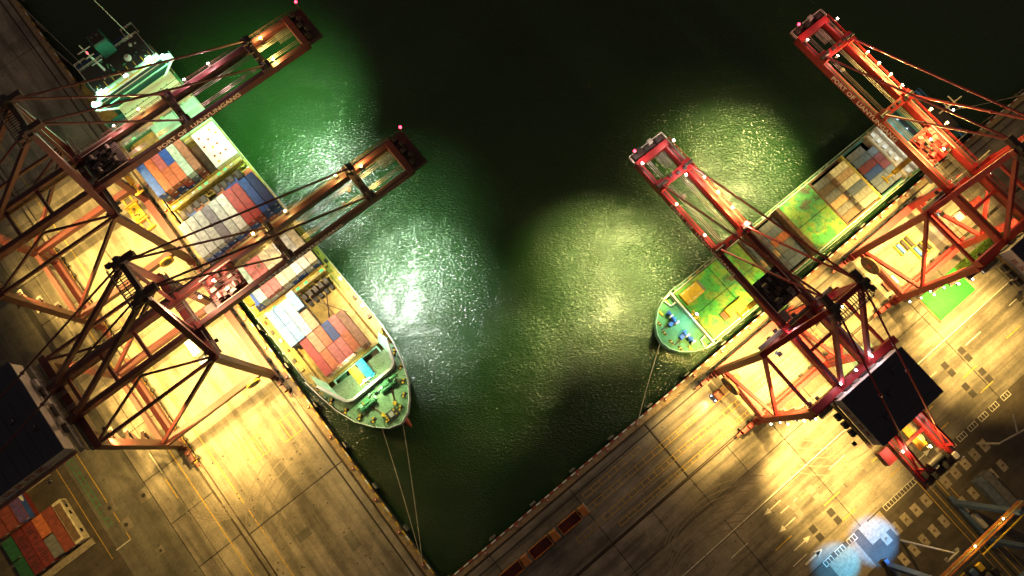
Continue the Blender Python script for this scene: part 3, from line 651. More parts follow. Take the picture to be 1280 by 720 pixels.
    for (x, u, z, power, col, ln) in P['ups']:
        uplight(t, V(x, u, z), ln)
        point('crane_walkway_light', wp(x, u, z+0.62), power*(2.7 if left else (3.6 if col is SOD else 1.7)), col, 0.25)
    if not left:
        for k in range(7): floodlight(t, V(2.3 if k % 2 else -2.3, -9+k*3.0, zu-0.6), 'lampw' if k % 3 == 0 else 'housew', 1.2)
    return t

LP = dict(gauge=31.2, zg=46, zp=13, zl=14, xt=63.2, xb=-62, za=71.5, xa=3.2, cross=(27.3, 50.8), house=(-34.2, -62), hw=11.7, hh=4.2, hy=0.8, tw=23.8, tx=29.7)
RP = dict(gauge=17.2, zg=43.5, zp=8, zl=17, xt=54.6, xb=-42.5, za=65.5, xa=1.2, cross=(25.2, 46.0), house=(-17.3, -29.7), hw=9.2, hh=4.3, hy=1.1, tw=22.6, tx=29.6)
def floodsL(k=1.0, c=SOD):
    f = []
    for u in (-9, 9): f.append((-1.8, u, 40.5, -12, u*0.9, 270e3*k, c, 84, 'lampy', 0.7))
    for u in (-9, 9): f.append((-29.4, u, 40.5, -20, u*0.9, 240e3*k, c, 84, 'lampy', 0.7))
    f.append((1.8, -8, 40.5, 14, -8, 42e3*k, WARM, 95, 'lampy', 0.9)); f.append((1.8, 8, 40.5, 14, 8, 42e3*k, WARM, 95, 'lampy', 0.9))
    return f
c1 = sts_crane(True, 87.2, 'dark red gantry crane at the left quay nearest the corner of the basin', dict(LP, trol=7.5, tm='crL', zsp=32, htext='\u6bd4 \u4ece \u884c \u533a', hts=2.1,
    floods=floodsL(1.0)+[(-1.8, -11, 40.5, -17, -36, 150e3, SOD, 105, 'lampy', 1.0), (-29.4, -11, 40.5, -42, -34, 110e3, SOD, 80, 'lampy', 1.0), (-44, -12.2, 42.5, -66, -14, 70e3, SOD, 100, 'lampy', 1.0), (45.0, 0, 42.5, 46, -15, 600e3, WHT, 64, 'lampw', 1.0), (48.0, 2, 42.5, 52, 4, 200e3, GRN, 78, 'lampw', 1.0), (20, 0, 42.5, 18, -8, 80e3, WARM, 100, 'lampy', 1.0)],  # gallery flood added to lift the corner stack, green flood added for water glow
    ups=[(53.7, 3.5, 46.7, 2600, SOD, 'lampy'), (47.5, 5, 47.6, 1500, SOD, 'lampy'), (11, 0.5, 49.5, 5200, (1, .55, .3), 'lampy'), (6.5, -0.8, 49.5, 3800, (1, .55, .3), 'lampy'), (24, 5, 47.6, 1500, SOD, 'lampy'), (33, 5, 47.6, 1100, SOD, 'lampy')]))
c2 = sts_crane(True, 131.2, 'dark red gantry crane at the left quay, its boom above the ship\'s bridge', dict(LP, trol=2.0, tm='black', zsp=36, htext='\u6bd4 \u4ece \u884c \u533a', hts=2.1,
    floods=floodsL(0.75)+[(45.0, 0, 42.5, 47, -12, 360e3, WHT, 52, 'lampw', 0.9), (48.0, 0, 42.5, 47, 15, 560e3, GRN, 80, 'lampw', 1.0), (20, 0, 42.5, 20, 0, 30e3, (0.8, 1.0, 0.7), 90, 'lampw', 0.9), (21, 5, 42.5, 21, 34, 75e3, WARM, 52, 'lampy', 0.9)],  # second flood is added green fill on the water, last one added to warm the hatch
    ups=[(54.2, 3.5, 46.7, 2600, SOD, 'lampy'), (53.4, -3.5, 46.7, 2200, SOD, 'lampy'), (40, 5, 47.6, 1600, (1, .5, .5), 'lampy'), (33, 5, 47.6, 1200, (1, .4, .45), 'lampy'), (20, 5, 47.8, 1800, SOD, 'lampy'), (13, 5, 47.8, 1800, (1, .5, .4), 'lampy')]))
def floodsR(k=1.0):
    f = []
    for u in (-9, 9): f.append((-1.8, u, 39.5, -7, u, 290e3*k, SOD, 80, 'lampw', 0.7))
    for u in (-9, 9): f.append((-15.4, u, 39.5, -13, u, 230e3*k, SOD, 76, 'lampy', 0.7))
    f.append((1.8, -8, 39.5, 12, -10, 36e3*k, YG, 95, 'lampy', 0.9)); f.append((1.8, 8, 39.5, 12, 8, 30e3*k, YG, 95, 'lampy', 0.9))
    return f
c3 = sts_crane(False, 109.0, 'bright red gantry crane at the right quay nearest the corner, dark roofed machine house behind', dict(RP, trol=5.5, tm='black', zsp=30, htext='\u6bd4 \u4ece \u884c \u533a', hts=1.6,
    floods=floodsR()+[(41.0, 0, 40.5, 42, -13, 660e3, YG, 68, 'lampw', 0.9), (50.0, -4.4, 40.5, 40, -53, 480e3, YG, 34, 'lampw', 1.0), (-27, -11, 43, -41, -8, 740e3, SOD, 52, 'lampy', 1.0), (-27, -11, 43, -34, -26, 26e3, SOD, 90, 'lampy', 1.0), (-40, 3, 42, -62, 2, 60e3, SOD, 90, 'lampy', 1.0), (-15.4, -11, 39, -14, -22, 90e3, SOD, 60, 'lampy', 1.0)],  # narrow spot added for basin glow, faint rear flood added to lift the pads
    ups=[(52.5, 5, 46.5, 1500, (1, .75, .6), 'lampw'), (52.8, -4.9, 46.5, 1700, (1, .75, .6), 'lampw'), (44, 1.5, 46.2, 1500, (1, .7, .6), 'lampw'), (36, 5, 45.2, 2200, SOD, 'lampy'), (31, 5, 45.2, 2200, SOD, 'lampy'), (41, 5, 45.2, 1500, (1, .5, .3), 'lampy'),
         (26, 5, 45.2, 1200, (1, .5, .3), 'lampy'), (40, -4.9, 45.2, 1200, (1, .4, .2), 'lampy'), (30, -4.9, 45.2, 1200, (1, .4, .2), 'lampy'), (-3, 9, 43.5, 500, (1, .6, .6), 'lampw'), (0, -6, 43.6, 500, (1, .6, .6), 'lampw'),
         (-15, -4.9, 45.6, 270, (1, .7, .78), 'lampw'), (-15, -4.9, 45.6, 270, (1, .7, .78), 'lampw'), (-15, 0, 45.6, 270, (1, .7, .78), 'lampw'), (-15, 5, 45.6, 270, (1, .7, .78), 'lampw'), (-15, 5, 45.6, 270, (1, .7, .78), 'lampw'), (-34, -5, 46, 1500, (1, .3, .2), 'lampy'), (-37, 0.5, 46, 1500, SOD, 'lampy'), (-33, 4.8, 45.5, 1500, (1, .6, .6), 'lampw')]))
c4 = sts_crane(False, 164.3, 'bright red gantry crane at the right quay farthest from the corner, orange lit boom', dict(RP, trol=8.0, tm='crR', zsp=30, htext='\u6bd4 \u4ece \u884c \u533a', hts=1.6,
    floods=floodsR(0.85)+[(41.0, 0, 40.5, 42, -15, 620e3, YG, 66, 'lampw', 0.9), (44.0, -2, 40.5, 46, -14, 50e3, YG, 90, 'lampw', 1.0), (-27, -11, 43, -41, -2, 780e3, SOD, 56, 'lampy', 1.0), (-24, -11, 43, -30, -34, 90e3, SOD, 80, 'lampy', 1.0)],
    ups=[(51.5, 5, 46, 1200, (1, .4, .3), 'lampy'), (40, 5, 45.2, 2200, SOD, 'lampy'), (36, 5, 45.2, 3000, SOD, 'lampy'), (32, 5, 45.2, 3000, SOD, 'lampy'), (28, 5, 45.2, 2000, SOD, 'lampy'), (19, 5, 46.2, 2600, SOD, 'lampy'),
         (14, 5, 46.6, 3500, SOD, 'lampy'), (9.8, -1.2, 47, 2600, SOD, 'lampy'), (13.5, -1.8, 47, 2000, SOD, 'lampy'), (44, -2, 45.5, 900, (1, .4, .3), 'lampy'), (52, -4.9, 45.6, 700, (1, .4, .3), 'lampy')]))
#END_CRANES

# ================================================================== CONTAINERS
CM = {}
def cont_mesh(L, col, top=None):
    key = (L, col, top)
    if key in CM: return CM[key]
    w = 1.20; h = 2.59; b = MB(); c = 'c_'+col; ct = 'c_'+(top or col)
    # side walls inset between posts, roof recessed between rails, with corrugation
    b.box(-w+0.05, w-0.05, 0.05, L-0.05, 0.1, h-0.08, c)
    for x in (-w, w-0.16):
        b.box(x, x+0.16, 0, L, h-0.12, h, ct); b.box(x, x+0.16, 0, L, 0, 0.16, c)
    for y in (0, L-0.16): b.box(-w+0.16, w-0.16, y, y+0.16, h-0.12, h-0.001, ct)
    for x in (-w, w-0.17):
        for y in (0, L-0.17): b.box(x-0.004, x+0.174, y-0.004, y+0.174, h-0.2, h+0.02, 'black' if False else ct)
    y = 0.45
    while y < L-0.4:
        b.box(-w+0.17, w-0.17, y, y+0.28, h-0.085, h-0.045, ct); y += 0.62
    y = 0.3
    while y < L-0.3:
        for s in (-1, 1): b.box(min(s*(w-0.06), s*(w-0.02)), max(s*(w-0.06), s*(w-0.02)), y, y+0.3, 0.16, h-0.12, c)
        y += 0.6
    body = b.mesh('container_body')
    d = MB()
    for s in (-1, 1):
        d.box(min(s*0.03, s*(w-0.15)), max(s*0.03, s*(w-0.15)), -0.03, 0.03, 0.18, h-0.16, c)
        for q in (0.35, 0.8): d.beam((s*q, -0.06, 0.2), (s*q, -0.06, h-0.2), 0.05, 0.05, 'grate')
    mark = MB()
    mark.box(0.2, 0.95, -0.075, -0.045, 1.75, 2.2, 'whitep')
    CM[key] = (body, d.mesh('container_door'), mark.mesh('door_marking'))
    return CM[key]
def container(world, rz, L, col, label, group, doors=True, top=None):
    bm_, dm, mk = cont_mesh(L, col, top)
    t = tag(link('shipping_container', bm_, None, world, rz), label, 'container', group)
    d = link('door', dm, t)
    if doors: link('door_marking', mk, d)
    return t
L40, L20, PW = 12.19, 6.06, 2.52
# ================================================================== LEFT SHIP (local x to the water side, y aft from the bow)
YAW = 0.030
SO = W(17.5, 41.5, 0); SR = TH + YAW
SM = Matrix.Translation(SO) @ Matrix.Rotation(SR, 4, 'Z')
def SW(t, s, z): return SM @ Vector((t, s, z))
ship = thing('container_ship', 'green decked container ship loaded with coloured containers at the left quay', 'ship', SO, SR)
def outline(pts, n=1): return pts
def hull_obj(name, out_deck, out_wl, zd, zk, m, par, bul=0.0, bulpts=None):
    b = MB(); n = len(out_deck)
    vs = [(x, y, zk) for x, y in out_wl]+[(x, y, zd) for x, y in out_deck]
    b.add(vs, [(i, (i+1) % n, n+(i+1) % n, n+i) for i in range(n)]+[tuple(range(n, 2*n))])
    return b.obj(name, m, par)
deckL = [(0.3, -0.6), (3.4, 0.6), (6.2, 3.4), (9.0, 7.5), (11.3, 13.0), (12.7, 19), (13.3, 26), (13.5, 36), (13.5, 138), (13.0, 147), (11.5, 150), (-11.5, 150), (-13.0, 147), (-13.5, 138), (-13.5, 36), (-13.3, 26), (-12.5, 20), (-11.4, 14), (-9.4, 8.2), (-6.2, 3.6), (-3.2, 0.6)]
wlL = [(x*0.8 if y < 26 else x*0.98, y+ (9 if y < 10 else 5 if y < 20 else 0)) for x, y in deckL]
hull_obj('hull', deckL, wlL, 3.0, -5.5, 'hullb', ship)
b = MB(); b.tube((0.2, 8, -4.6), (0.9, -2.5, -5.6), 2.0, 12, r2=0.5); b.obj('bulbous_bow', 'redpaint', ship)
# main deck plate
b = MB(); b.prism([(x*0.985, y) for x, y in deckL if 17 < y], 3.004, 3.10); b.obj('main_deck', 'decky', ship)
fo = [(x*0.97, max(y, -0.2)) for x, y in deckL if y <= 20]
b = MB(); b.prism(fo, 3.0, 5.4); b.obj('forecastle_deck', 'foredeck', ship)
# bulwark around the bow and rails along the sides
def follow(b, pts, z0, z1, th, m=None):
    for p, q in zip(pts[:-1], pts[1:]):
        zz = (z0+z1)/2; b.beam((p[0], p[1], zz), (q[0], q[1], zz), th, z1-z0, m)
bw = [(13.3, 26), (12.7, 19), (11.3, 13.0), (9.0, 7.5), (6.2, 3.4), (3.4, 0.6), (0.3, -0.6), (-3.2, 0.6), (-6.2, 3.6), (-9.4, 8.2), (-11.4, 14), (-12.5, 20), (-13.3, 26)]
b = MB(); follow(b, bw, 3.0, 6.5, 0.22); b.obj('bulwark', 'white', ship)
b = MB()
for p, q in zip(bw[:-1], bw[1:]):
    for f in (0.25, 0.75):
        x = p[0]+(q[0]-p[0])*f; y = p[1]+(q[1]-p[1])*f; c = Vector((0.3-x, 22-y, 0)).normalized()
        b.beam((x, y, 6.2), (x+c.x*0.8, y+c.y*0.8, 5.4), 0.1, 0.5, 'deckt')
b.obj('bulwark_stay', None, ship)
for i, (x, y) in enumerate([(11.2, 16.5), (9.9, 12), (7.9, 8.3), (5.6, 5.2), (-5.2, 5.2), (-7.6, 8.3), (-9.6, 12.2), (-11.0, 17), (2.6, 3.0), (-2.2, 2.8), (12.2, 24), (-12.3, 23)]):
    b = MB()
    for d in (-0.55, 0.55): b.tube((x+d*0.6, y+d*0.6, 5.4 if y < 20 else 3.1), (x+d*0.6, y+d*0.6, 6.3 if y < 20 else 4.1), 0.33, 8, 'yel')
    b.cbox(x, y, 5.5 if y < 20 else 3.2, 1.9, 0.8, 0.2, 'black'); b.obj('mooring_bitt', None, ship)
for s in (-1, 1):
    b = MB(); railing(b, (s*13.3, 26, 3.1), (s*13.3, 138, 3.1), m='rail', step=1.8); b.obj('side_railing', None, ship)
    b = MB(); b.box(s*12.4-0.5, s*12.4+0.5, 30, 120, 3.1, 3.35, 'decky')
    for k in range(26):
        y = 30+k*3.6; b.cbox(s*12.2+random.uniform(-.4, .4), y, 3.6, random.uniform(.4, 1.1), random.uniform(.5, 1.6), 0.8, random.choice(['yel', 'brown', 'white', 'decky', 'black']))
    b.obj('deck_gear', None, ship)['kind'] = 'stuff'
# breakwater: a white vee wall
b = MB(); follow(b, [(-11.2, 22.5), (-7.6, 14.0), (-5.8, 13.0), (7.6, 13.0), (9.3, 14.0), (11.6, 20.5)], 5.2, 8.2, 0.7); b.obj('breakwater', 'white', ship)
for pl in ([(-11.6, 21), (-8.2, 13.8), (-8.9, 22), (-11.2, 27)], [(9.8, 14.5), (12.0, 21), (11.2, 24), (9.4, 22)]):
    b = MB(); b.prism(pl, 5.4, 5.6); b.obj('side_platform', 'mint', ship)
# windlasses
for x, y in ((-3.6, 9.2), (3.8, 9.6)):
    b = MB(); b.tube((x-2.6, y, 6.4), (x+2.6, y, 6.4), 0.5, 12, 'dgreen')
    for k in (-2.2, -0.8, 0.8, 2.2): b.tube((x+k-0.12, y, 6.4), (x+k+0.12, y, 6.4), 1.0, 14, 'deckg')
    b.cbox(x+0.2, y+1.4, 6.1, 1.6, 1.4, 1.2, 'deckg'); b.cbox(x-1.8, y+1.2, 5.9, 1, 1, 0.9, 'mint'); b.obj('anchor_windlass', None, ship)
    b = MB(); b.tube((x+0.4, y-0.5, 5.9), (x*0.6, y-4.6, 5.5), 0.16, 6, 'brown'); b.tube((x*0.6, y-4.6, 5.4), (x*0.6, y-4.6, 6.0), 0.6, 10, 'yel'); b.obj('anchor_chain', None, ship)
b = MB()
for k in range(16): b.cbox(-6+k*0.85, 10.6+random.uniform(-1.2, 1.2), 5.8, random.uniform(.3, 1.1), random.uniform(.3, 1.4), random.uniform(.4, 1.3), random.choice(['mint', 'dgreen', 'deckg', 'dgreen', 'deckg', 'yel']))
b.obj('deck_fitting', None, ship)['kind'] = 'stuff'
b = MB(); b.box(-2.2, 1.6, 1.9, 4.3, 5.4, 5.8, 'black'); b.cbox(-0.3, 3.1, 6.1, 1.3, 1.5, 0.6, 'housew')
for dx, dy in ((-1.6, -.7), (-1.6, .7), (1.2, -.7), (1.2, .7)): b.tube((-0.3+dx, 3.1+dy, 5.8), (-0.3+dx, 3.1+dy, 6.1), 0.3, 8, 'yel')
b.obj('mooring_platform', None, ship)
b = MB(); b.tube((0.3, 14.2, 5.4), (0.3, 14.2, 12), 0.3, 8, 'white'); b.beam((-1.4, 14.2, 11), (2, 14.2, 11), 0.2, 0.2, 'white'); b.ball((0.3, 14.2, 12.3), 0.35, 'lampw'); b.obj('foremast', None, ship)
# holds and hatches
def hold(par, x0, x1, y0, y1, z=3.4, floor='holdb', co='decky', h=1.8, t=0.45, name='hold_coaming'):
    b = MB(); b.box(x0, x1, y0, y0+t, z-.3, z+h); b.box(x0, x1, y1-t, y1, z-.3, z+h); b.box(x0, x0+t, y0+t, y1-t, z-.3, z+h-0.01); b.box(x1-t, x1, y0+t, y1-t, z-.3, z+h-0.01)
    o = b.obj(name, co, par); b = MB(); b.box(x0+t, x1-t, y0+t, y1-t, z-.28, z+0.1); b.obj('hold_floor', floor, par); return o
hold(ship, -7.2, 8.4, 14.4, 21.4, floor='brown', co='mint')
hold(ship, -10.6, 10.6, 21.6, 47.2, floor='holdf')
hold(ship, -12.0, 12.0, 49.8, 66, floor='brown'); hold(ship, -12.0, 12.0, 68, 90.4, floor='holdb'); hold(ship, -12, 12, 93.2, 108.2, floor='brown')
b = MB()    # cross bracing on the open hold floor
b.beam((1.5, 35, 3.6), (8, 46, 3.6), 0.25, 0.2, 'brown'); b.beam((8, 35, 3.6), (1.5, 46, 3.6), 0.25, 0.2, 'brown'); b.box(4.3, 4.6, 34.5, 46.5, 3.5, 3.8, 'brown'); b.obj('tank_top_frame', None, ship)
b = MB()
for k in range(5): b.bev(0.6+k*1.9, 2.0+k*1.9, 44.6, 46.6, 3.5, 7.2, 0.2, 'tarp')
for k in range(5): b.box(0.9+k*1.9, 1.9+k*1.9, 43.0, 44.4, 3.5, 5.0, 'black')
b.obj('cell_guide', None, ship)
def lash(par, y, x0, x1, z, m='decky', n=9):
    b = MB(); b.box(x0, x1, y-0.75, y+0.75, z-0.2, z, m); b.box(x0, x1, y-0.75, y-0.6, z-1.2, z-0.2, m)
    for k in range(n+1):
        x = x0+0.2+(x1-x0-0.4)*k/n; b.box(x-0.15, x+0.15, y-0.6, y+0.6, 3.2, z-0.2, m)
    railing(b, (x0, y-0.7, z), (x1, y-0.7, z), m='rail', step=1.5); railing(b, (x0, y+0.7, z), (x1, y+0.7, z), m='yel', step=1.5)
    o = b.obj('lashing_bridge', None, par)
    for k in range(n-1):
        if k % 4 == 2: continue
        x = x0+1.2+(x1-x0-2.4)*k/(n-2); q = MB(); q.bev(x-0.5, x+0.5, y-0.25, y+0.25, z+0.01, z+0.4, 0.08, 'lampg' if k % 3 else 'whitep'); q.obj('deck_marker', None, o)
lash(ship, 48.4, -11, 11, 8.0); lash(ship, 67.0, -12.3, 12.3, 8.0); lash(ship, 91.8, -12.6, 12.6, 9.0, n=12)
for k in range(9):
    x = -10.8+k*2.45
    if k == 4: continue
    b = MB(); b.bev(x-1.05, x+1.05, 86.6, 89.4, 3.4, 9.6, 0.5, 'tarp'); b.box(x-0.9, x+0.9, 84.6, 86.5, 3.4, 5.4, 'black'); b.box(x-1.1, x-0.98, 83.6, 89.4, 5, 9.7, 'brown'); b.obj('cell_guide', None, ship)
colr = lambda c: c
def ship_bay(name, s0, L, ztop, cols, x0, under=0, ucols=None, pw=PW, face='fore'):
    """row of side by side stacks; cols = colour (or None) per stack"""
    n = 0
    for i, c in enumerate(cols):
        if c is None: continue
        x = x0+pw*(i+0.5); 
        cl, dz, ds = (c+(0, 0))[:3] if isinstance(c, tuple) else (c, 0, 0)
        for k in range(under+1):
            col = cl if k == 0 else random.choice(ucols)
            tier = ['top tier', 'second tier down', 'third tier down', 'fourth tier down'][k]
            container(SW(x, s0+ds, ztop+dz-2.60*(k+1)), SR, L, col, '%s container, %s, %s stack from quay, %s' % (col, tier, ORD(i), name), 'containers on the left ship')
bays = []
ship_bay('foremost short row', 22.6, L20, 10.6, [None, None, 'orange', 'pink', 'pink', ('orange', 0, .4), None], -9.9, 1, ['tan', 'cream'])
ship_bay('long bow row', 22.4, L40, 10.6, [None, 'red', None, None, None, None, 'brown'], -9.9, 1, ['red', 'tan'])
ship_bay('second short bow row', 28.8, L20, 10.6, [None, None, 'tan', 'orange', 'dark blue', 'pink', None], -9.9)
ship_bay('third short bow row', 35.1, L20, 10.6, ['light blue', 'light blue', 'white', 'tan', None, None, None], -9.9, 1, ['light blue', 'blue'])
ship_bay('row touching fore lashing bridge', 41.3, L20, 10.6, ['light blue', 'light blue', 'white', ('light blue', 0, 1.0), None, None, None], -9.9)
ship_bay('bay aft of fore lashing bridge', 50.4, L40, 12.2, ['blue', 'mint', 'pink', 'pink', 'cream', 'cream', 'white', 'white', 'cream'], -11.3, 1, ['blue', 'cream', 'white'])
ship_bay('tall grey topped bay', 69.0, L40, 17.6, ['light grey', 'light grey', 'light grey', 'purple grey', 'light grey', 'white', 'red', 'red', 'blue', 'dark blue'], -12.75, 3, ['blue', 'orange', 'dark blue', 'blue', 'orange'], 2.56)
ship_bay('low row behind grey bay', 81.6, L20, 9.3, [None, 'blue', 'orange', 'tan', None, 'orange', 'blue', 'blue', None, 'orange'], -12.4, 0)
ship_bay('bay beside white hatch', 94.6, L40, 13.6, ['blue', 'orange', None, None, 'mint', 'brown'], -12.6, 2, ['orange', 'dark blue', 'red', 'slate', 'dark red'])
ship_bay('fore end beside white hatch', 94.6, L20, 13.6, [None, None, 'orange', 'orange', None, None], -12.6, 2, ['dark blue', 'red', 'slate'])
ship_bay('aft end beside white hatch', 100.75, L20, 13.6, [None, None, 'pink', 'blue', None, None], -12.6, 0)
# two deep containers in the fore hold, cyan and yellow
container(SW(1.9, 14.9, 3.6), SR, L20, 'cyan', 'bright cyan container in the hold just behind the bow breakwater', 'containers on the left ship')
container(SW(-1.0, 14.9, 3.0), SR, L20, 'yellow', 'yellow container in the bow hold beside the cyan one', 'containers on the left ship')
container(SW(-4.4, 14.7, 2.6), SR, L20, 'green', 'green container in the bow hold near the quay side', 'containers on the left ship')
# white hatch cover stack with coloured dots
b = MB()
for k in range(4): b.bev(5.2, 12.9, 93.4, 107.0, 4.9+k*1.3, 6.1+k*1.3, 0.12)
hc = b.obj('hatch_cover', 'white', ship)
for i, (x, y) in enumerate([(6.5, 104.5), (8.6, 102.6), (6.2, 101.2), (10.6, 105.0), (8.2, 99.6), (9.9, 99.8), (7.0, 96.9), (8.8, 96.5), (11.6, 103.0), (7.0, 94.6), (10.7, 96.4)]):
    q = MB(); q.tube((x, y, 10.0), (x, y, 10.06), 0.38, 12, 'redpaint' if i % 5 < 3 else 'yel'); q.obj('painted_dot', None, hc)
# aft hatches and bridge
for i, (x0, x1, y0, y1, z, m) in enumerate([(-10.6, -3.2, 109.2, 119.6, 5.4, 'decky'), (-3.0, 5.2, 109.2, 119.6, 7.4, 'mint'), (5.4, 13.2, 109.2, 119.6, 7.4, 'mint'), (-6.6, 12.6, 120.4, 131.2, 7.8, 'beige')]):
    b = MB(); b.bev(x0, x1, y0, y1, 3.2, z, 0.15); hcv = b.obj('hatch_cover', m, ship)
    b = MB()
    if i < 3:
        for yy in spans(y0+1, y1-1, 2.8): b.box(x0+0.3, x1-0.3, yy-0.07, yy+0.07, z+0.003, z+0.1, m)
    else:
        for yy in (122.4, 124.0, 127.4): b.box(x0+0.2, x1-0.2, yy-0.09, yy+0.09, z+0.003, z+0.09, 'brown')
        for k in range(26): b.cbox(x0+0.8+(k % 9)*2.1+random.uniform(-.3, .3), 121.2+(k//9)*3.2, z+0.08, 0.34, 0.34, 0.16, 'black')
    b.obj('hatch_fitting', None, hcv)['kind'] = 'stuff'
lash(ship, 108.3, -12.6, 12.9, 7.0, 'decky', 11); lash(ship, 120.0, -12.6, 13.2, 6.4, 'deckg', 11)
b = MB(); b.box(-12.6, -6.8, 121.0, 130.5, 3, 5.4); b.obj('side_house', 'deckt', ship); b = MB(); b.box(12.6, 13.4, 121, 130.5, 3, 6.4); b.obj('side_house', 'deckg', ship)
b = MB(); b.prism([(-8.4, 130.4), (12.8, 130.4), (12.8, 140), (9, 143), (-4, 143), (-8.4, 140)], 3, 15.5, 'deckt')
b.prism([(-8.8, 130.0), (13.2, 130.0), (13.2, 132.4), (-8.8, 132.4)], 15.5, 17.4, 'white')
b.box(-8.5, 12.9, 129.9, 129.99, 16, 17.0, 'glass'); br = b.obj('bridge_house', None, ship)
b = MB()
for s, xe in ((-1, -11.5), (1, 16.2)):
    xi = -8.8 if s < 0 else 13.2
    b.prism([(xi, 130.1), (xe, 128.6), (xe, 130.8), (xi, 132.4)] if s > 0 else [(xe, 128.6), (xi, 130.1), (xi, 132.4), (xe, 130.8)], 15.6, 15.9, 'white')
    b.beam((xe*0.97, 128.9, 15.6), (xi-s*2.6, 127.5, 13.0), 0.6, 0.4, 'white'); railing(b, (xi, 130.1, 15.9), (xe, 128.6, 15.9), m='white', step=1.1); railing(b, (xe, 128.6, 15.9), (xe, 130.8, 15.9), m='white', step=1.1)
b.beam((-11.5, 128.8, 15.0), (16.2, 128.8, 15.0), 0.35, 0.3, 'mint'); b.obj('bridge_wing', None, ship)
b = MB(); b.box(-8.2, 12.4, 132.5, 142, 16.6, 17.0, 'black')
b.box(-8.0, 12.2, 130.3, 130.7, 17.41, 17.6, 'yel'); b.box(-8.0, 12.2, 131.8, 132.1, 17.41, 17.6, 'mint')
for k in range(8): b.box(-7+k*2.6, -6.8+k*2.6, 130.7, 134.5, 17.41, 17.55, 'yel')
for p_, q_ in (((-8.2, 142), (12.4, 142)), ((12.4, 132.6), (12.4, 142)), ((-8.2, 132.6), (-8.2, 142)), ((-8.2, 142), (-8.2, 144.5)), ((-8.2, 144.5), (-4.5, 144.5)), ((9, 142), (9, 145.5)), ((9, 145.5), (13, 145.5)), ((13, 145.5), (13, 142))): railing(b, (*p_, 17), (*q_, 17), m='rail', step=1.5)
b.ball((5.6, 136, 18), 1.1, 'housew', 10); b.ball((8.6, 139.6, 17.6), 0.6, 'housew', 8)
for k in range(18): b.cbox(random.uniform(-7, 11), random.uniform(134, 141), 17.3, random.uniform(.2, .9), random.uniform(.2, .9), random.uniform(.3, .8), random.choice(['deckt', 'black', 'housew', 'deckg']))
b.obj('monkey_deck', None, ship)
b = MB(); b.beam((-2.6, 138, 17), (-2.6, 138.8, 31), 0.8, 0.8, 'housew', w2=0.3, h2=0.3)
for z, w in ((21, 2.2), (25, 1.6), (28.5, 2.6)): b.beam((-2.6-w, 138.5, z), (-2.6+w, 138.5, z), 0.25, 0.25, 'housew'); b.beam((-2.6, 138.5-w*0.7, z+.4), (-2.6, 138.5+w*0.7, z+.4), 0.25, 0.25, 'housew')
b.tube((-2.6, 138.5, 23), (-2.6, 137.2, 22.4), 0.5, 8, 'housew'); b.ball((-2.6, 138.6, 26.8), 0.4, 'lampr'); b.obj('radar_mast', None, ship)
b = MB(); b.bev(0.2, 4.6, 142.6, 147.4, 3, 19.5, 0.5, 'deckt'); b.box(0.5, 4.3, 142.9, 147.1, 19.55, 19.7, 'black')
for dx in (0, 1.5): b.tube((1.6+dx, 145, 19.5), (1.6+dx, 145, 20.8), 0.4, 10, 'black')
b.obj('funnel', None, ship)
b = MB(); b.prism([(-10, 142.1), (12, 142.1), (10, 149.0), (-8.5, 149.0)], 3, 9, 'deckt'); railing(b, (-8.5, 148.8, 9), (10, 148.8, 9), m='blue', step=1.2); b.box(7.4, 10.4, 143.5, 147, 9, 11.4, 'housew'); b.obj('aft_house', None, ship)
b = MB(); b.tube((10.4, 142, 17), (9.6, 143.6, 34), 0.12, 6, 'rail'); b.obj('whip_aerial', None, ship)
for s, x in ((-1, -6.8), (1, 10.2)):
    floodlight(ship, (x, 131.4, 18.9), 'lampbr', 1.5); q = MB(); q.cbox(x, 130.6, 19.1, 1.7, 0.7, 0.8, 'lampbr'); q.obj('wing_lamp', None, ship)
    point('bridge_lamp', SW(x, 131.2, 15.9), 2600, BGR, 0.4); point('bridge_wing_lamp', SW(x+s*3.8, 131.0, 14.2), 1300, BGR, 0.3)
    b = MB(); b.ball((x+s*3.8, 130.2, 17.4), 0.5, 'lampbr'); b.beam((x+s*3.8, 130.4, 15.9), (x+s*3.8, 130.2, 17.2), 0.12, 0.12, 'white'); b.obj('wing_lamp', None, ship)
for ch in list(ship.children):
    if ch.name.split('.')[0] in ('bridge_house', 'bridge_wing', 'monkey_deck', 'radar_mast', 'whip_aerial', 'wing_lamp') or (ch.name.startswith('floodlight')): ch.location = (0, 1.6, -3.6)
    if ch.name.startswith('radar_mast'): ch.scale = (0.8, 1, 0.85); ch.location.z = -1.0
spot('bridge_flood', SW(2, 130.8, 16.5), SW(2, 114, 6), 2200, BGR, 130, 0.9)
b = MB(); b.cbox(2, 131.2, 16.5, 1.2, 0.5, 0.5, 'lampw'); b.beam((2, 131.8, 13.8), (2, 131.4, 16.3), 0.2, 0.2, 'white'); b.obj('bridge_floodlight', None, ship)
spot('foremast_flood', SW(0.3, 14.2, 12.5), SW(0.3, 6, 5), 22000, (0.8, 1.0, 0.5), 150, 0.8)
point('hold_lamp', SW(0, 20.5, 9.5), 2500, (0.9, 1, .6), 0.3)

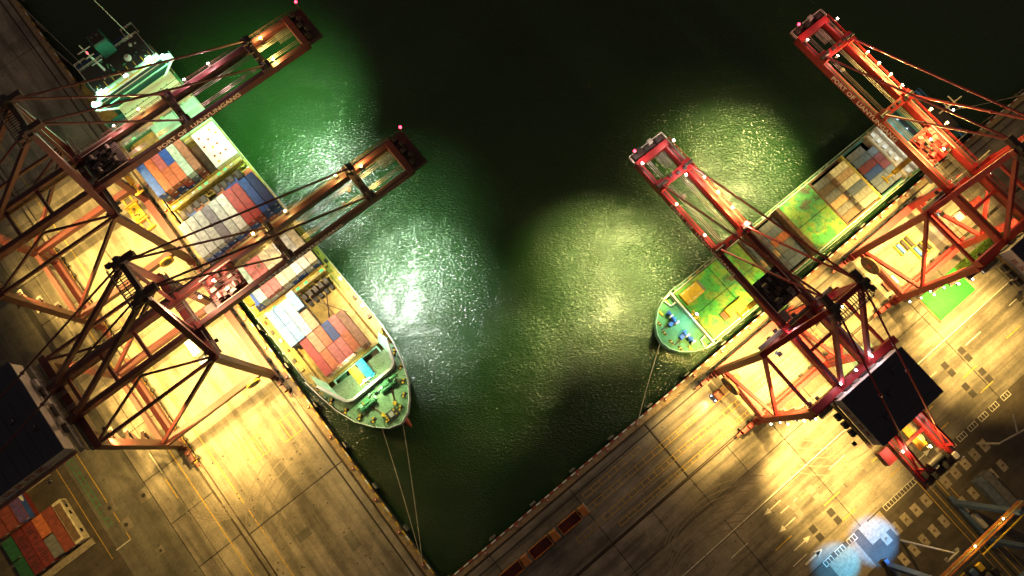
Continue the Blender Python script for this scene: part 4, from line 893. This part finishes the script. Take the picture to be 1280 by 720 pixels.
# ================================================================== RIGHT SHIP (local x towards the quay, y aft)
QO = W(89.9, 12.3, 0); QR = TH - PI/2
QR = TH - PI/2
QM = Matrix.Translation(QO) @ Matrix.Rotation(QR, 4, 'Z')
def QW(t, s, z): return QM @ Vector((t, s, z))
ship2 = thing('container_ship', 'smaller blunt bowed container ship with green hatches at the right quay', 'ship', QO, QR)
half = [(0.2, 0), (2.6, 0.5), (5.2, 2.2), (7.6, 5.2), (9.1, 8.6), (9.8, 12), (9.9, 16)]
deckR = [(x, y) for x, y in half]+[(9.9, 104), (8.5, 108), (-8.5, 108), (-9.9, 104)]+[(-x, y) for x, y in reversed(half)]
hull_obj('hull', deckR, [(x*0.9 if y < 13 else x, y+(3 if y < 6 else 1.5 if y < 12 else 0)) for x, y in deckR], 2.4, -5.5, 'hull', ship2)
b = MB(); b.prism([(x*0.98, y) for x, y in deckR if y > 9], 2.404, 2.5); b.obj('main_deck', 'deckg', ship2)
fo = [(x*0.97, max(0.25, y)) for x, y in half if y < 12]; fo = fo+[(9.5, 11.2), (-9.5, 11.2)]+[(-x, y) for x, y in reversed(fo)]
b = MB(); b.prism(fo, 2.4, 4.2); b.obj('forecastle_deck', 'deckg', ship2)
b = MB(); bwR = [(-9.9, 14)]+[(-x, y) for x, y in reversed(half[:-1])]+half[:-1]+[(9.9, 14)]; follow(b, bwR, 2.2, 5.2, 0.22); b.obj('bulwark', 'mint', ship2)
b = MB(); b.beam((-9.4, 11.3, 5.2), (9.4, 11.3, 5.2), 0.5, 2.2); 
for s in (-1, 1): b.beam((s*9.2, 10.9, 5.0), (s*9.2, 8.6, 5.0), 0.4, 1.4); b.beam((s*6.4, 10.9, 4.8), (s*6.4, 9.4, 4.8), 0.35, 1.0); b.beam((s*9.2, 8.6, 4.7), (s*6.4, 9.2, 4.7), 0.3, 0.6)
b.obj('breakwater', 'white', ship2)
for s in (-1, 1):
    x = s*3.6; y = 7.0; b = MB(); b.tube((x-2.2, y-s*0.4, 5.3), (x+2.2, y+s*0.2, 5.3), 0.45, 12, 'blue')
    for k in (-1.9, -0.5, 0.8, 2.0): b.tube((x+k-0.22, y, 5.3), (x+k+0.22, y, 5.3), 0.85, 14, 'whitep' if k in (-0.5, 2.0) else 'blue')
    b.cbox(x-s*1.2, y-1.4, 4.9, 1.2, 1.4, 1.0, 'blue'); b.obj('anchor_winch', None, ship2)
    b = MB(); b.beam((x-s*0.8, y-1.8, 4.4), (x*0.8, 2.6, 4.3), 0.3, 0.2, 'black'); b.obj('anchor_chain', None, ship2)
for x, y in ((6.5, 5.4), (-6.6, 5.6), (4.6, 3.2), (-4.6, 3.2), (8.2, 9.4), (-8.3, 9.3), (1.6, 2.4), (-1.6, 2.6)):
    b = MB()
    for d in (-0.45, 0.45): b.tube((x+d, y, 4.2), (x+d, y, 4.9), 0.26, 8, 'black' if y < 5 else 'yel')
    b.cbox(x, y, 4.25, 1.6, 0.6, 0.14, 'yel'); b.obj('mooring_bitt', None, ship2)
b = MB(); b.tube((0, 11.6, 4), (0, 11.6, 11), 0.28, 8, 'yel'); b.beam((-1.5, 11.6, 9.6), (1.5, 11.6, 9.6), 0.4, 0.4, 'yel'); b.cbox(0, 12, 4.6, 2.2, 1.4, 1.2, 'yel'); b.obj('foremast', None, ship2)
b = MB(); b.cbox(0, 11.4, 11, 0.8, 0.4, 0.4, 'lampw'); b.obj('mast_lamp', None, ship2)
spot('bow_flood', QW(0, 11.2, 11), QW(0, 4, 4), 11000, (0.45, 0.95, 1.0), 125, 0.8)
def hatchR(s0, s1, seams, m='hatchg', z=4.6):
    b = MB(); b.box(-8.6, 8.6, s0-0.4, s1+0.4, 2.4, z-0.5); co = b.obj('hatch_coaming', 'brown', ship2)
    edges = [s0]+seams+[s1]
    for p, q in zip(edges[:-1], edges[1:]):
        for x0, x1 in ((-8.5, -0.06), (0.06, 8.5)):
            b = MB(); b.bev(x0, x1, p+0.08, q-0.08, z-0.55, z+random.uniform(0, .03), 0.1)
            for yy in spans(p+1.2, q-1.2, 3): b.box(x0+0.3, x1-0.3, yy-0.05, yy+0.05, z+0.005, z+0.06)
            b.obj('hatch_cover', m, ship2)
hatchR(12.4, 37.4, [25.6]); hatchR(53.8, 67.2, []) 
for s in (-1, 1):
    b = MB(); railing(b, (s*9.7, 15, 2.5), (s*9.7, 104, 2.5), m='rail', step=1.8); b.obj('side_railing', None, ship2)
    b = MB()
    for k in range(30): b.cbox(s*9.2, 14+k*3.0, 2.8, random.uniform(.2, .5), random.uniform(.4, 1.3), .5, random.choice(['yel', 'deckg', 'white', 'mint']))
    b.obj('deck_gear', None, ship2)['kind'] = 'stuff'
    b = MB(); b.box(min(s*8.75, s*9.0), max(s*8.75, s*9.0), 12, 102, 2.5, 3.3); b.obj('side_coaming', 'white', ship2)
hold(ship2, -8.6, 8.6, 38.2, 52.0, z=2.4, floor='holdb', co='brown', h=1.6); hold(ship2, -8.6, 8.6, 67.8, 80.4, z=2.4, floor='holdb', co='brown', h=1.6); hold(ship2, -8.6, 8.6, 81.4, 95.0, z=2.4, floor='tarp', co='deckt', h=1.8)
b = MB(); b.box(-8.8, 8.8, 52.1, 53.3, 2.4, 7.6)
for k in range(12): b.box(-8.6+k*1.5, -8.2+k*1.5, 51.9, 52.09, 2.4, 7.6)
b.obj('cell_bulkhead', 'brown', ship2)
b = MB(); b.box(-8.8, 8.8, 80.5, 81.3, 2.4, 5.6); b.obj('cell_bulkhead', 'decky', ship2)
def bayR(name, s0, L, z, cols, x0=8.2):
    for i, c in enumerate(cols):
        if c is None: continue
        container(QW(x0-PW*(i+0.5), s0, z), QR, L, c, '%s container on the right ship, %s from the quay, %s' % (c, ORD(i), name), 'containers on the right ship')
bayR('fore half of front hold', 38.8, L20, 2.6, ['slate', 'slate', 'tan', 'slate', 'slate', 'grey'], 7.6)
bayR('aft half of front hold', 45.2, L20, 2.6, ['slate', 'slate', 'grey', 'orange', 'slate', 'grey'], 7.6)
bayR('low behind green hatch', 68.0, L20, 1.2, ['dull brown', 'grey', 'tan', 'grey', 'dull brown', 'grey'], 7.8)
bayR('lit bay', 74.0, L20, 3.6, ['mid grey', 'mid grey', 'slate', 'cream', 'tan', 'cream'], 7.8)
bayR('fore end of shadowed hold', 82.2, L20, 2.6, ['slate', 'slate', 'dark blue', 'dark red', 'slate', 'grey'], 7.6)
bayR('aft end of shadowed hold', 88.5, L20, 2.6, ['grey', 'slate', 'dark red', 'dark red', 'slate', None], 7.6)
b = MB(); b.bev(-7.4, -3.4, 13.0, 19.4, 4.65, 6.0, 0.1, 'yel'); b.box(-7.2, -3.6, 19.4, 20.6, 4.65, 5.0, 'grate')
for k in range(3): b.box(-7.1, -6.9, 13.4+k*2, 14.6+k*2, 6.0, 6.1, 'white'); b.box(-4.1, -3.9, 13.4+k*2, 14.6+k*2, 6.0, 6.1, 'white')
tag(b.obj('equipment_box', None, None, QO, QR), 'yellow flat box on the bow hatch of the right ship, water side', 'crate')
b = MB(); b.bev(4.2, 7.0, 20.2, 26.8, 4.65, 6.0, 0.1, 'yel'); b.box(4.3, 6.9, 18.4, 20.0, 4.65, 5.3, 'brown')
for k in range(3): b.box(4.5, 6.7, 21+k*2, 21.2+k*2, 6.005, 6.1, 'decky')
tag(b.obj('equipment_box', None, None, QO, QR), 'yellow slotted box on the right ship\'s bow hatch, nearest the quay', 'crate')
b = MB(); b.bev(-8.8, 8.8, 95.2, 97.6, 2.4, 7, 0.2, 'pad'); b.bev(-8.6, 8.6, 97.6, 106, 2.4, 15.5, 0.3, 'deckt'); b.box(-7.5, 7.5, 97.7, 104, 15.55, 15.7, 'deckt'); b.bev(-6, 6, 99.2, 105, 15.5, 19.6, 0.3, 'black'); b.box(-9.4, 9.4, 98.2, 100.4, 15.6, 16, 'deckt')
b.box(-8.4, 8.4, 97.5, 97.58, 12.8, 14.6, 'glass'); b.obj('bridge_house', None, ship2)
b = MB(); b.bev(-8.8, 8.8, 91.5, 95.1, 2.4, 5.6, 0.3, 'pad')
for k in range(7): b.cbox(-7.5+k*2.5, 93.3, 5.8, 1.2, 1.2, 0.4, 'housew')
b.obj('deckhouse', None, ship2)
b = MB(); railing(b, (-9.4, 106.6, 15.8), (9.4, 106.6, 15.8), m='blue', step=1.0); railing(b, (-9.4, 98.2, 15.8), (-9.4, 106.6, 15.8), m='blue', step=1.0); railing(b, (9.4, 98.2, 15.8), (9.4, 106.6, 15.8), m='rail', step=1.0); b.box(-9.4, 9.4, 105.9, 106.6, 15.5, 15.7, 'blue'); b.obj('bridge_railing', None, ship2)
b = MB(); b.tube((0, 103, 19.6), (0, 103.4, 29), 0.3, 8, 'housew', r2=0.15); b.beam((-2.4, 103.2, 26), (2.4, 103.2, 26), 0.25, 0.25, 'housew'); b.beam((-1.4, 103.2, 23), (1.4, 103.2, 23), 0.25, 0.25, 'housew'); b.ball((1.6, 103, 24), 0.3, 'lampw'); b.obj('radar_mast', None, ship2)
for x in (-6.5, -2.5, 2.2, 6.4):
    b = MB(); b.cbox(x, 96.6, 8.0, 1.0, 0.5, 0.5, 'lampw'); b.obj('deck_floodlight', None, ship2); point('deck_flood', QW(x, 94.4, 8.6), 420, (0.75, 0.95, 1.0), 0.3)

# ================================================================== VEHICLES AND SMALL THINGS
def wheels(par, xs, ys, r=0.5, w=0.35):
    for y in ys:
        for x in xs:
            b = MB(); b.tube((x-w/2, y, r), (x+w/2, y, r), r, 12, 'tyre'); b.tube((x-w/2-0.02, y, r), (x+w/2+0.02, y, r), r*0.5, 8, 'grate'); b.obj('wheel', None, par)
def tipper(a, label):
    t = thing('tipper_truck', label, 'truck', W(a, -9.2, 0), TH-PI/2, 'tipper trucks on the right quay')   # local +y along a
    wheels(t, (-1.15, 1.15), (1.2, 2.5, 8.4))
    b = MB(); b.box(-0.5, 0.5, 0.2, 9.4, 0.7, 1.0); b.obj('chassis', 'black', t)
    b = MB(); b.box(-1.5, -1.35, 0.2, 6.9, 1.0, 2.9); b.box(1.35, 1.5, 0.2, 6.9, 1.0, 2.9); b.box(-1.35, 1.35, 0.2, 0.35, 1.0, 2.9); b.box(-1.35, 1.35, 6.75, 6.9, 1.0, 3.1); b.obj('tipper_body', 'orange', t)
    b = MB(); b.box(-1.34, 1.34, 0.36, 6.74, 1.0, 1.25); b.obj('load_floor', 'dred', t)
    b = MB(); b.bev(-1.45, 1.45, 7.4, 9.6, 0.8, 3.1, 0.25, 'orange'); c = b.obj('cab', None, t)
    b = MB(); b.beam((-1.25, 9.62, 2.3), (1.25, 9.62, 2.3), 0.06, 0.8, 'glass'); b.obj('windscreen', None, c)
    b = MB(); b.box(-1.5, 1.5, 9.6, 9.85, 0.6, 1.1, 'whitep'); b.obj('bumper', None, t)
    for k in range(4):
        q = MB(); q.box(-1.2, 1.2, 7.6+k*0.45, 7.66+k*0.45, 3.1, 3.16); q.obj('roof_rib', 'brown', c)
for i, a in enumerate((33.9, 23.6, 13.4)): tipper(a, 'orange tipper truck with dark empty body parked on the right quay, %s' % ['front of the three', 'middle of the three', 'rearmost, nearest the corner'][i])
def tractor(a, b_, rz, label, cabc, loadc, L=10.5, lens='lampw', headl=True, loadlab=''):
    t = thing('container_truck', label, 'truck', W(a, b_, 0), rz)     # local +y forward
    wheels(t, (-1.05, 1.05), (-L+1.5, -L+2.8, -3.6, -0.6))
    b = MB(); b.box(-1.1, 1.1, -L, -2.4, 1.0, 1.35); b.box(-0.5, 0.5, -4.5, 0.4, 0.7, 1.0); b.obj('chassis', 'brown' if loadc is None else 'black', t)
    b = MB(); b.bev(-1.2, 1.2, -1.9, 0.6, 0.8, 3.0, 0.25, cabc); c = b.obj('cab', None, t)
    q = MB(); q.beam((-1.05, 0.62, 2.2), (1.05, 0.62, 2.2), 0.06, 0.8, 'glass'); q.obj('windscreen', None, c)
    for s in (-1, 1):
        q = MB(); q.ball((s*0.9, 0.7, 1.0), 0.22, lens); q.obj('headlight', None, t)
    if headl: spot('truck_headlight', t.matrix_basis @ Vector((0, 1.0, 1.3)), t.matrix_basis @ Vector((0, 12, 0)), 2600, (0.75, 0.85, 1.0), 75, 0.8, 0.3)
    if loadc:
        container(t.matrix_basis @ Vector((0, -L+0.2 if L > 8 else -L, 1.36)), rz, L20 if L < 12 else L40, loadc, loadlab, 'containers carried by trucks')
    return t
tractor(92.4, -9.2, TH+PI/2, 'dark red container truck with blue headlights, driving past the front right crane reel', 'dred', None, 9.5, 'lampb')
tractor(186.2, -15.6, TH+PI/2, 'white container truck with blue headlights between the legs of the far right crane', 'white', 'red', 9.5, 'lampb', True, 'red container riding on the truck under the far right crane')
tractor(-16.7, 90.5, TH+PI, 'pale blue container truck, parked beneath the front left crane', 'c_light blue', 'white', 9.5, 'lampw', False, 'white container riding on the truck beneath the front left crane')
b = MB(); wheels_t = thing('flatbed_trailer', 'small white and red trailer parked on the right apron between the two cranes', 'trailer', W(154.3, -17.2, 0), TH-PI/2)
wheels(wheels_t, (-1.2, 1.2), (0.8, 3.4), 0.4); b = MB(); b.box(-1.6, 1.6, 0, 4.4, 0.8, 1.1, 'redpaint'); b.box(-1.4, 1.4, 0.4, 1.2, 1.1, 1.6, 'whitep'); b.box(-1.4, 1.4, 3.2, 4.0, 1.1, 1.6, 'whitep'); b.obj('flatbed', None, wheels_t)
# spreader lying on the left apron
sp = thing('spreader_frame', 'yellow spreader frame resting on the left apron under the rear crane', 'spreader', W(-4.9-3.0, 136.5, 0), TH+0.03)
b = MB()
for x in (-1.2, 1.2): b.box(x-0.15, x+0.15, 0, 14, 0.6, 1.1)
b.obj('side_rail', 'yel', sp)
for y in (0.2, 13.8): b = MB(); b.box(-2, 2, y-0.3, y+0.3, 0.5, 1.3); b.obj('end_beam', 'yel', sp)
b = MB(); b.box(-1.8, 1.8, 4.4, 9.6, 0.9, 1.7, 'yel')
for k in range(8): b.cbox(random.uniform(-1.2, 1.2), 4.8+k*0.6, 2.0, random.uniform(.5, 1), 0.5, 0.7, random.choice(['brown', 'yel', 'black', 'decky']))
b.obj('centre_frame', None, sp)
b = MB(); b.box(-2.2, 2.2, 3.4, 4.0, 0.8, 1.6); b.box(-2.2, 2.2, 10, 10.6, 0.8, 1.6); b.obj('cross_beam', 'orange', sp)
# pile of timber racks under the far right crane
for i, (a, b_) in enumerate(((166, -13.5), (169.5, -17.5))):
    r = thing('rack_pallet', 'metal rack of dark bundles under the far right crane, %s' % ('nearer the water' if i == 0 else 'nearer the landside rail'), 'rack', W(a, b_, 0), TH)
    for k in range(3):
        b = MB(); b.bev(k*1.8, k*1.8+1.1, 0, 3.4, 0.2, 1.4, 0.15, 'black' if k else 'blue'); b.obj('bundle', None, r)
    b = MB(); 
    for k in range(4): b.box(k*1.8-0.4, k*1.8-0.25, -0.3, 3.7, 0.02, 1.0)
    b.box(-0.4, 5.2, -0.3, -0.15, 0.02, 0.2); b.obj('frame', 'yel', r)
# containers at the lower left corner
LBG = 'containers stacked at the lower left'
def LB(a, b_, z, L, c, lab, top=None): 
    t = container(W(a, b_, z), TH, L, c, lab, LBG, True, top); t.scale.x = 1.22; return t
LB(-73.1, 71.0, 0, 13.2, 'rust', 'long rust red container next to the pale office container')
LB(-76.2, 78.0, 0, L20, 'orange', 'short orange red container between the rust red and dark red ones')
LB(-76.2, 71.4, 0, L20, 'grey', 'short dark grey container enclosed by red containers')
for k, (aa, l) in enumerate(((-79.3, 'dark red slatted container, nearer the grey one'), (-82.4, 'dark red slatted container, nearer the green ones'))):
    c = LB(aa, 71.0, 0, 13.2, 'dark red', l)
    b = MB()
    for q in range(14):
        if random.random() < 0.8: b.box(random.uniform(-1, -0.2), random.uniform(0.2, 1), 1.2+q*0.8, 1.45+q*0.8, 2.595, 2.62)
    b.obj('roof_slot', 'black', c)
LB(-85.6, 77.8, 0, L20, 'green', 'short green container at the outer edge, farther from the corner'); LB(-85.6, 71.2, 0, L20, 'green', 'short green container at the outer edge, nearer the corner')
of = thing('office_container', 'pale cabin container with stained roof and dark windows at the lower left', 'cabin', W(-69.9, 70.8, 0), TH)
b = MB(); b.bev(-1.3, 1.3, 0, 13.3, 0, 3.0, 0.1, 'c_cream'); b.obj('body', None, of)
b = MB(); b.box(-1.1, 0.9, 0.8, 12.4, 3.004, 3.05, 'brown')
b.obj('stained_roof', 'brown', of)
for y in (2.2, 8.2, 10.4):
    b = MB(); b.box(1.3, 1.36, y, y+1.1, 1.2, 2.2, 'glass'); b.obj('window', None, of)
b = MB(); b.box(1.3, 1.4, 11.6, 12.8, 1.0, 2.4, 'grate'); b.obj('louvre', None, of)
b = MB(); b.bev(-84, -68.2, 68.4, 70.4, 0, 0.5, 0.05); tag(b.obj('concrete_plinth', 'pad', None, W(0, 0, 0), TH), 'low concrete plinth at the corner end of the lower left containers', 'plinth')
b = MB(); b.bev(-78, -68.6, 92.2, 93.4, 0, 0.5, 0.05); tag(b.obj('concrete_plinth', 'pad', None, W(0, 0, 0), TH), 'pale concrete beam on the ground beside the machine house at left', 'plinth')
LB(-77.8, 84.4, 0.0, 12.9, 'dark red', 'dark red container beneath the rust roofed one at the left picture edge'); 
cc = LB(-77.4, 84.3, 2.9, 12.9, 'blue', 'container with rust red roof and blue side bearing a white oval, at left edge', 'rust')
b = MB(); 
n = 20; vs = [(1.22, 6.6+1.5*math.cos(2*PI*i/n), 1.35+0.75*math.sin(2*PI*i/n)) for i in range(n)]+[(1.27, 6.6+1.5*math.cos(2*PI*i/n), 1.35+0.75*math.sin(2*PI*i/n)) for i in range(n)]
b.add(vs, [tuple(range(n, 2*n))]+[(i, (i+1) % n, n+(i+1) % n, n+i) for i in range(n)]); b.obj('oval_emblem', 'whitep', cc)
LB(-80.6, 84.3, 2.9, 12.9, 'rust', 'rust orange container second from the blue sided one at left edge'); LB(-83.8, 84.3, 2.9, 12.9, 'rust', 'rust orange container farthest from the apron at left picture edge')
# dark containers and trailer in the right yard
container(W(134.2, -84.0, 0.0), TH+0.02, L40, 'slate', 'dark slate container in the right yard behind the striped pads', 'containers in the right yard')
container(W(136.8, -84.0, 0.0), TH+0.02, L40, 'grey', 'dark grey container at the right picture edge', 'containers in the right yard')
for k in range(4): container(W(100+k*2.6, -96.0, 0), TH, L40, ['cream', 'grey', 'rust', 'slate'][k], '%s container under the blue yard crane' % ['cream', 'grey', 'rust', 'slate'][k], 'containers in the right yard')
# white lighting gantry bar at the right edge
b = MB(); b.beam((0, 0, 9), (14, -3.2, 9), 0.35, 0.35); b.beam((0, 0, 0), (0, 0, 9.2), 0.4, 0.4); b.beam((6, -1.4, 9), (9, 3, 9), 0.3, 0.3); tag(b.obj('lamp_mast', 'housew', None, W(142, -66, 0), TH), 'pale horizontal lamp arm over the striped pads at right', 'lamp post')

# rubber tyred yard gantry
yg = thing('yard_gantry', 'blue legged yard gantry crane with orange lit beam at lower right', 'gantry crane', W(124.4, -72.5, 0), TH)
for y in (0, -12.6):
    for x in (0, -26):
        b = MB(); b.beam((x, y, 1.4), (x, y*0.94-0.4, 26.5), 1.2, 1.5, w2=1.0, h2=1.2); b.obj('leg', 'rtg', yg)
    b = MB(); b.box(-27, 4.0, y-0.55 if y else -1.2, y+0.55 if y else -0.1, 22.2, 24.0, 'rtg'); b.box(-27, 4, y-0.2 if y else -0.85, y+0.2 if y else -0.45, 24.0, 24.2, 'orange' if not y else 'grate'); b.obj('main_girder', None, yg)  # orange top plate paints the lamp glow onto the front girder
b = MB()
for s in (-0.6, -2.2): b.box(-26, 3, s-0.12, s+0.12, 24.21, 24.5, 'yel' if s < -1 else 'orange')
railing(b, (-26, 0.4, 24), (3, 0.4, 24), m='yel'); b.box(-26, 3, 0.0, 0.5, 23.5, 23.6, 'orange'); b.obj('girder_walkway', None, yg)  # orange walkway strips carry the same painted glow
for x in (0, -26):
    b = MB(); b.beam((x, 2, 1.6), (x, -15, 1.6), 1.1, 1.0, 'rtg'); b.obj('sill_beam', None, yg)
    for y in (1, -2, -10.5, -14):
        b = MB(); b.tube((x-0.3, y, 0.75), (x+0.3, y, 0.75), 0.75, 12, 'tyre'); b.obj('wheel', None, yg)
b = MB(); b.box(-20, -14, -11, -1.5, 24.3, 25.2, 'black')
for k in range(8): b.cbox(-19+(k % 3)*2.2, -9+(k//3)*3, 25.6, 1.4, 1.6, 1.0, random.choice(['grate', 'black', 'rtg', 'yel']))
b.obj('trolley', None, yg)
b = MB(); b.box(0.7, 1.9, -9, -5, 1.2, 3.4, 'housew'); b.box(0.6, 1.2, -3.8, -1.8, 1.2, 2.4, 'c_cream'); b.obj('power_box', None, yg)
point('yard_gantry_lamp', W(120, -71.3, 26.3), 1800, SOD, 0.3); point('yard_gantry_lamp', W(110, -71.3, 26.3), 1600, SOD, 0.3)
for x in (-4.4, -14.4):
    b = MB(); b.ball((x, 1.2, 26.2), 0.25, 'lampy'); b.beam((x, 0.5, 24), (x, 1.2, 26), 0.1, 0.1, 'grate'); b.obj('walkway_lamp', None, yg)
# blue white work lights on a mast added to clear the yard crane girder
lm = thing('added_light_mast', 'added slim mast with bright blue white lamps lighting the striped yard', 'lamp post', W(106.0, -70.6, 0), TH)
b = MB(); b.tube((0, 0, 0), (0, 0, 24), 0.35, 8, 'housew', r2=0.2); b.beam((-3.0, 0, 24), (1.0, 0, 24), 0.3, 0.3, 'housew'); b.obj('mast_pole', None, lm)
for x in (-2.8, 0.8):
    b = MB(); b.cbox(x, 0.4, 23.95, 1.0, 0.7, 0.4, 'grate'); b.cbox(x, 0.4, 23.7, 0.6, 0.5, 0.12, 'lampw'); b.obj('lamp_head', None, lm)
spot('mast_lamp', W(106.8, -69.6, 23.0), W(100.6, -66.2, 0), 130000, (0.06, 0.40, 1.0), 35, 0.7, 0.2)
spot('mast_lamp', W(103.2, -69.6, 23.0), W(88.6, -64.0, 0), 130000, (0.03, 0.50, 1.0), 26, 0.7, 0.2)

# ================================================================== MOORING ROPES
def rope(name, p, q, sag, label):
    b = MB(); p = Vector(p); q = Vector(q); pts = [p.lerp(q, i/14)-Vector((0, 0, sag*4*(i/14)*(1-i/14))) for i in range(15)]
    for u, v in zip(pts[:-1], pts[1:]): b.tube(u, v, 0.09, 5)
    tag(b.obj(name, 'moor'), label, 'rope')
rope('mooring_rope', SW(0.8, -0.4, 5.8), W(-0.95, 7.4, 0.7), 1.5, 'mooring rope from the left ship\'s bow to the quay corner, outer one')
rope('mooring_rope', SW(-4.8, 1.6, 5.8), W(-0.95, 7.5, 0.8), 1.5, 'mooring rope from the left ship\'s bow to the quay corner, inner one')
rope('mooring_rope', QW(-0.6, 0.2, 4.6), W(69.8, -0.95, 0.7), 1.2, 'mooring rope from the right ship\'s round bow down to the quay')
rope('mooring_rope', QW(-4, 107.5, 6), W(236, -0.95, 0.7), 1.2, 'mooring rope from the right ship\'s stern to the quay')
rope('mooring_rope', SW(-9, 149.5, 8), W(-0.95, 216, 0.7), 1.2, 'mooring rope from the left ship\'s stern to the quay, nearer one')
rope('mooring_rope', SW(-7, 150, 8), W(-0.95, 237, 0.7), 1.6, 'mooring rope from the left ship\'s stern to the quay, farther one')
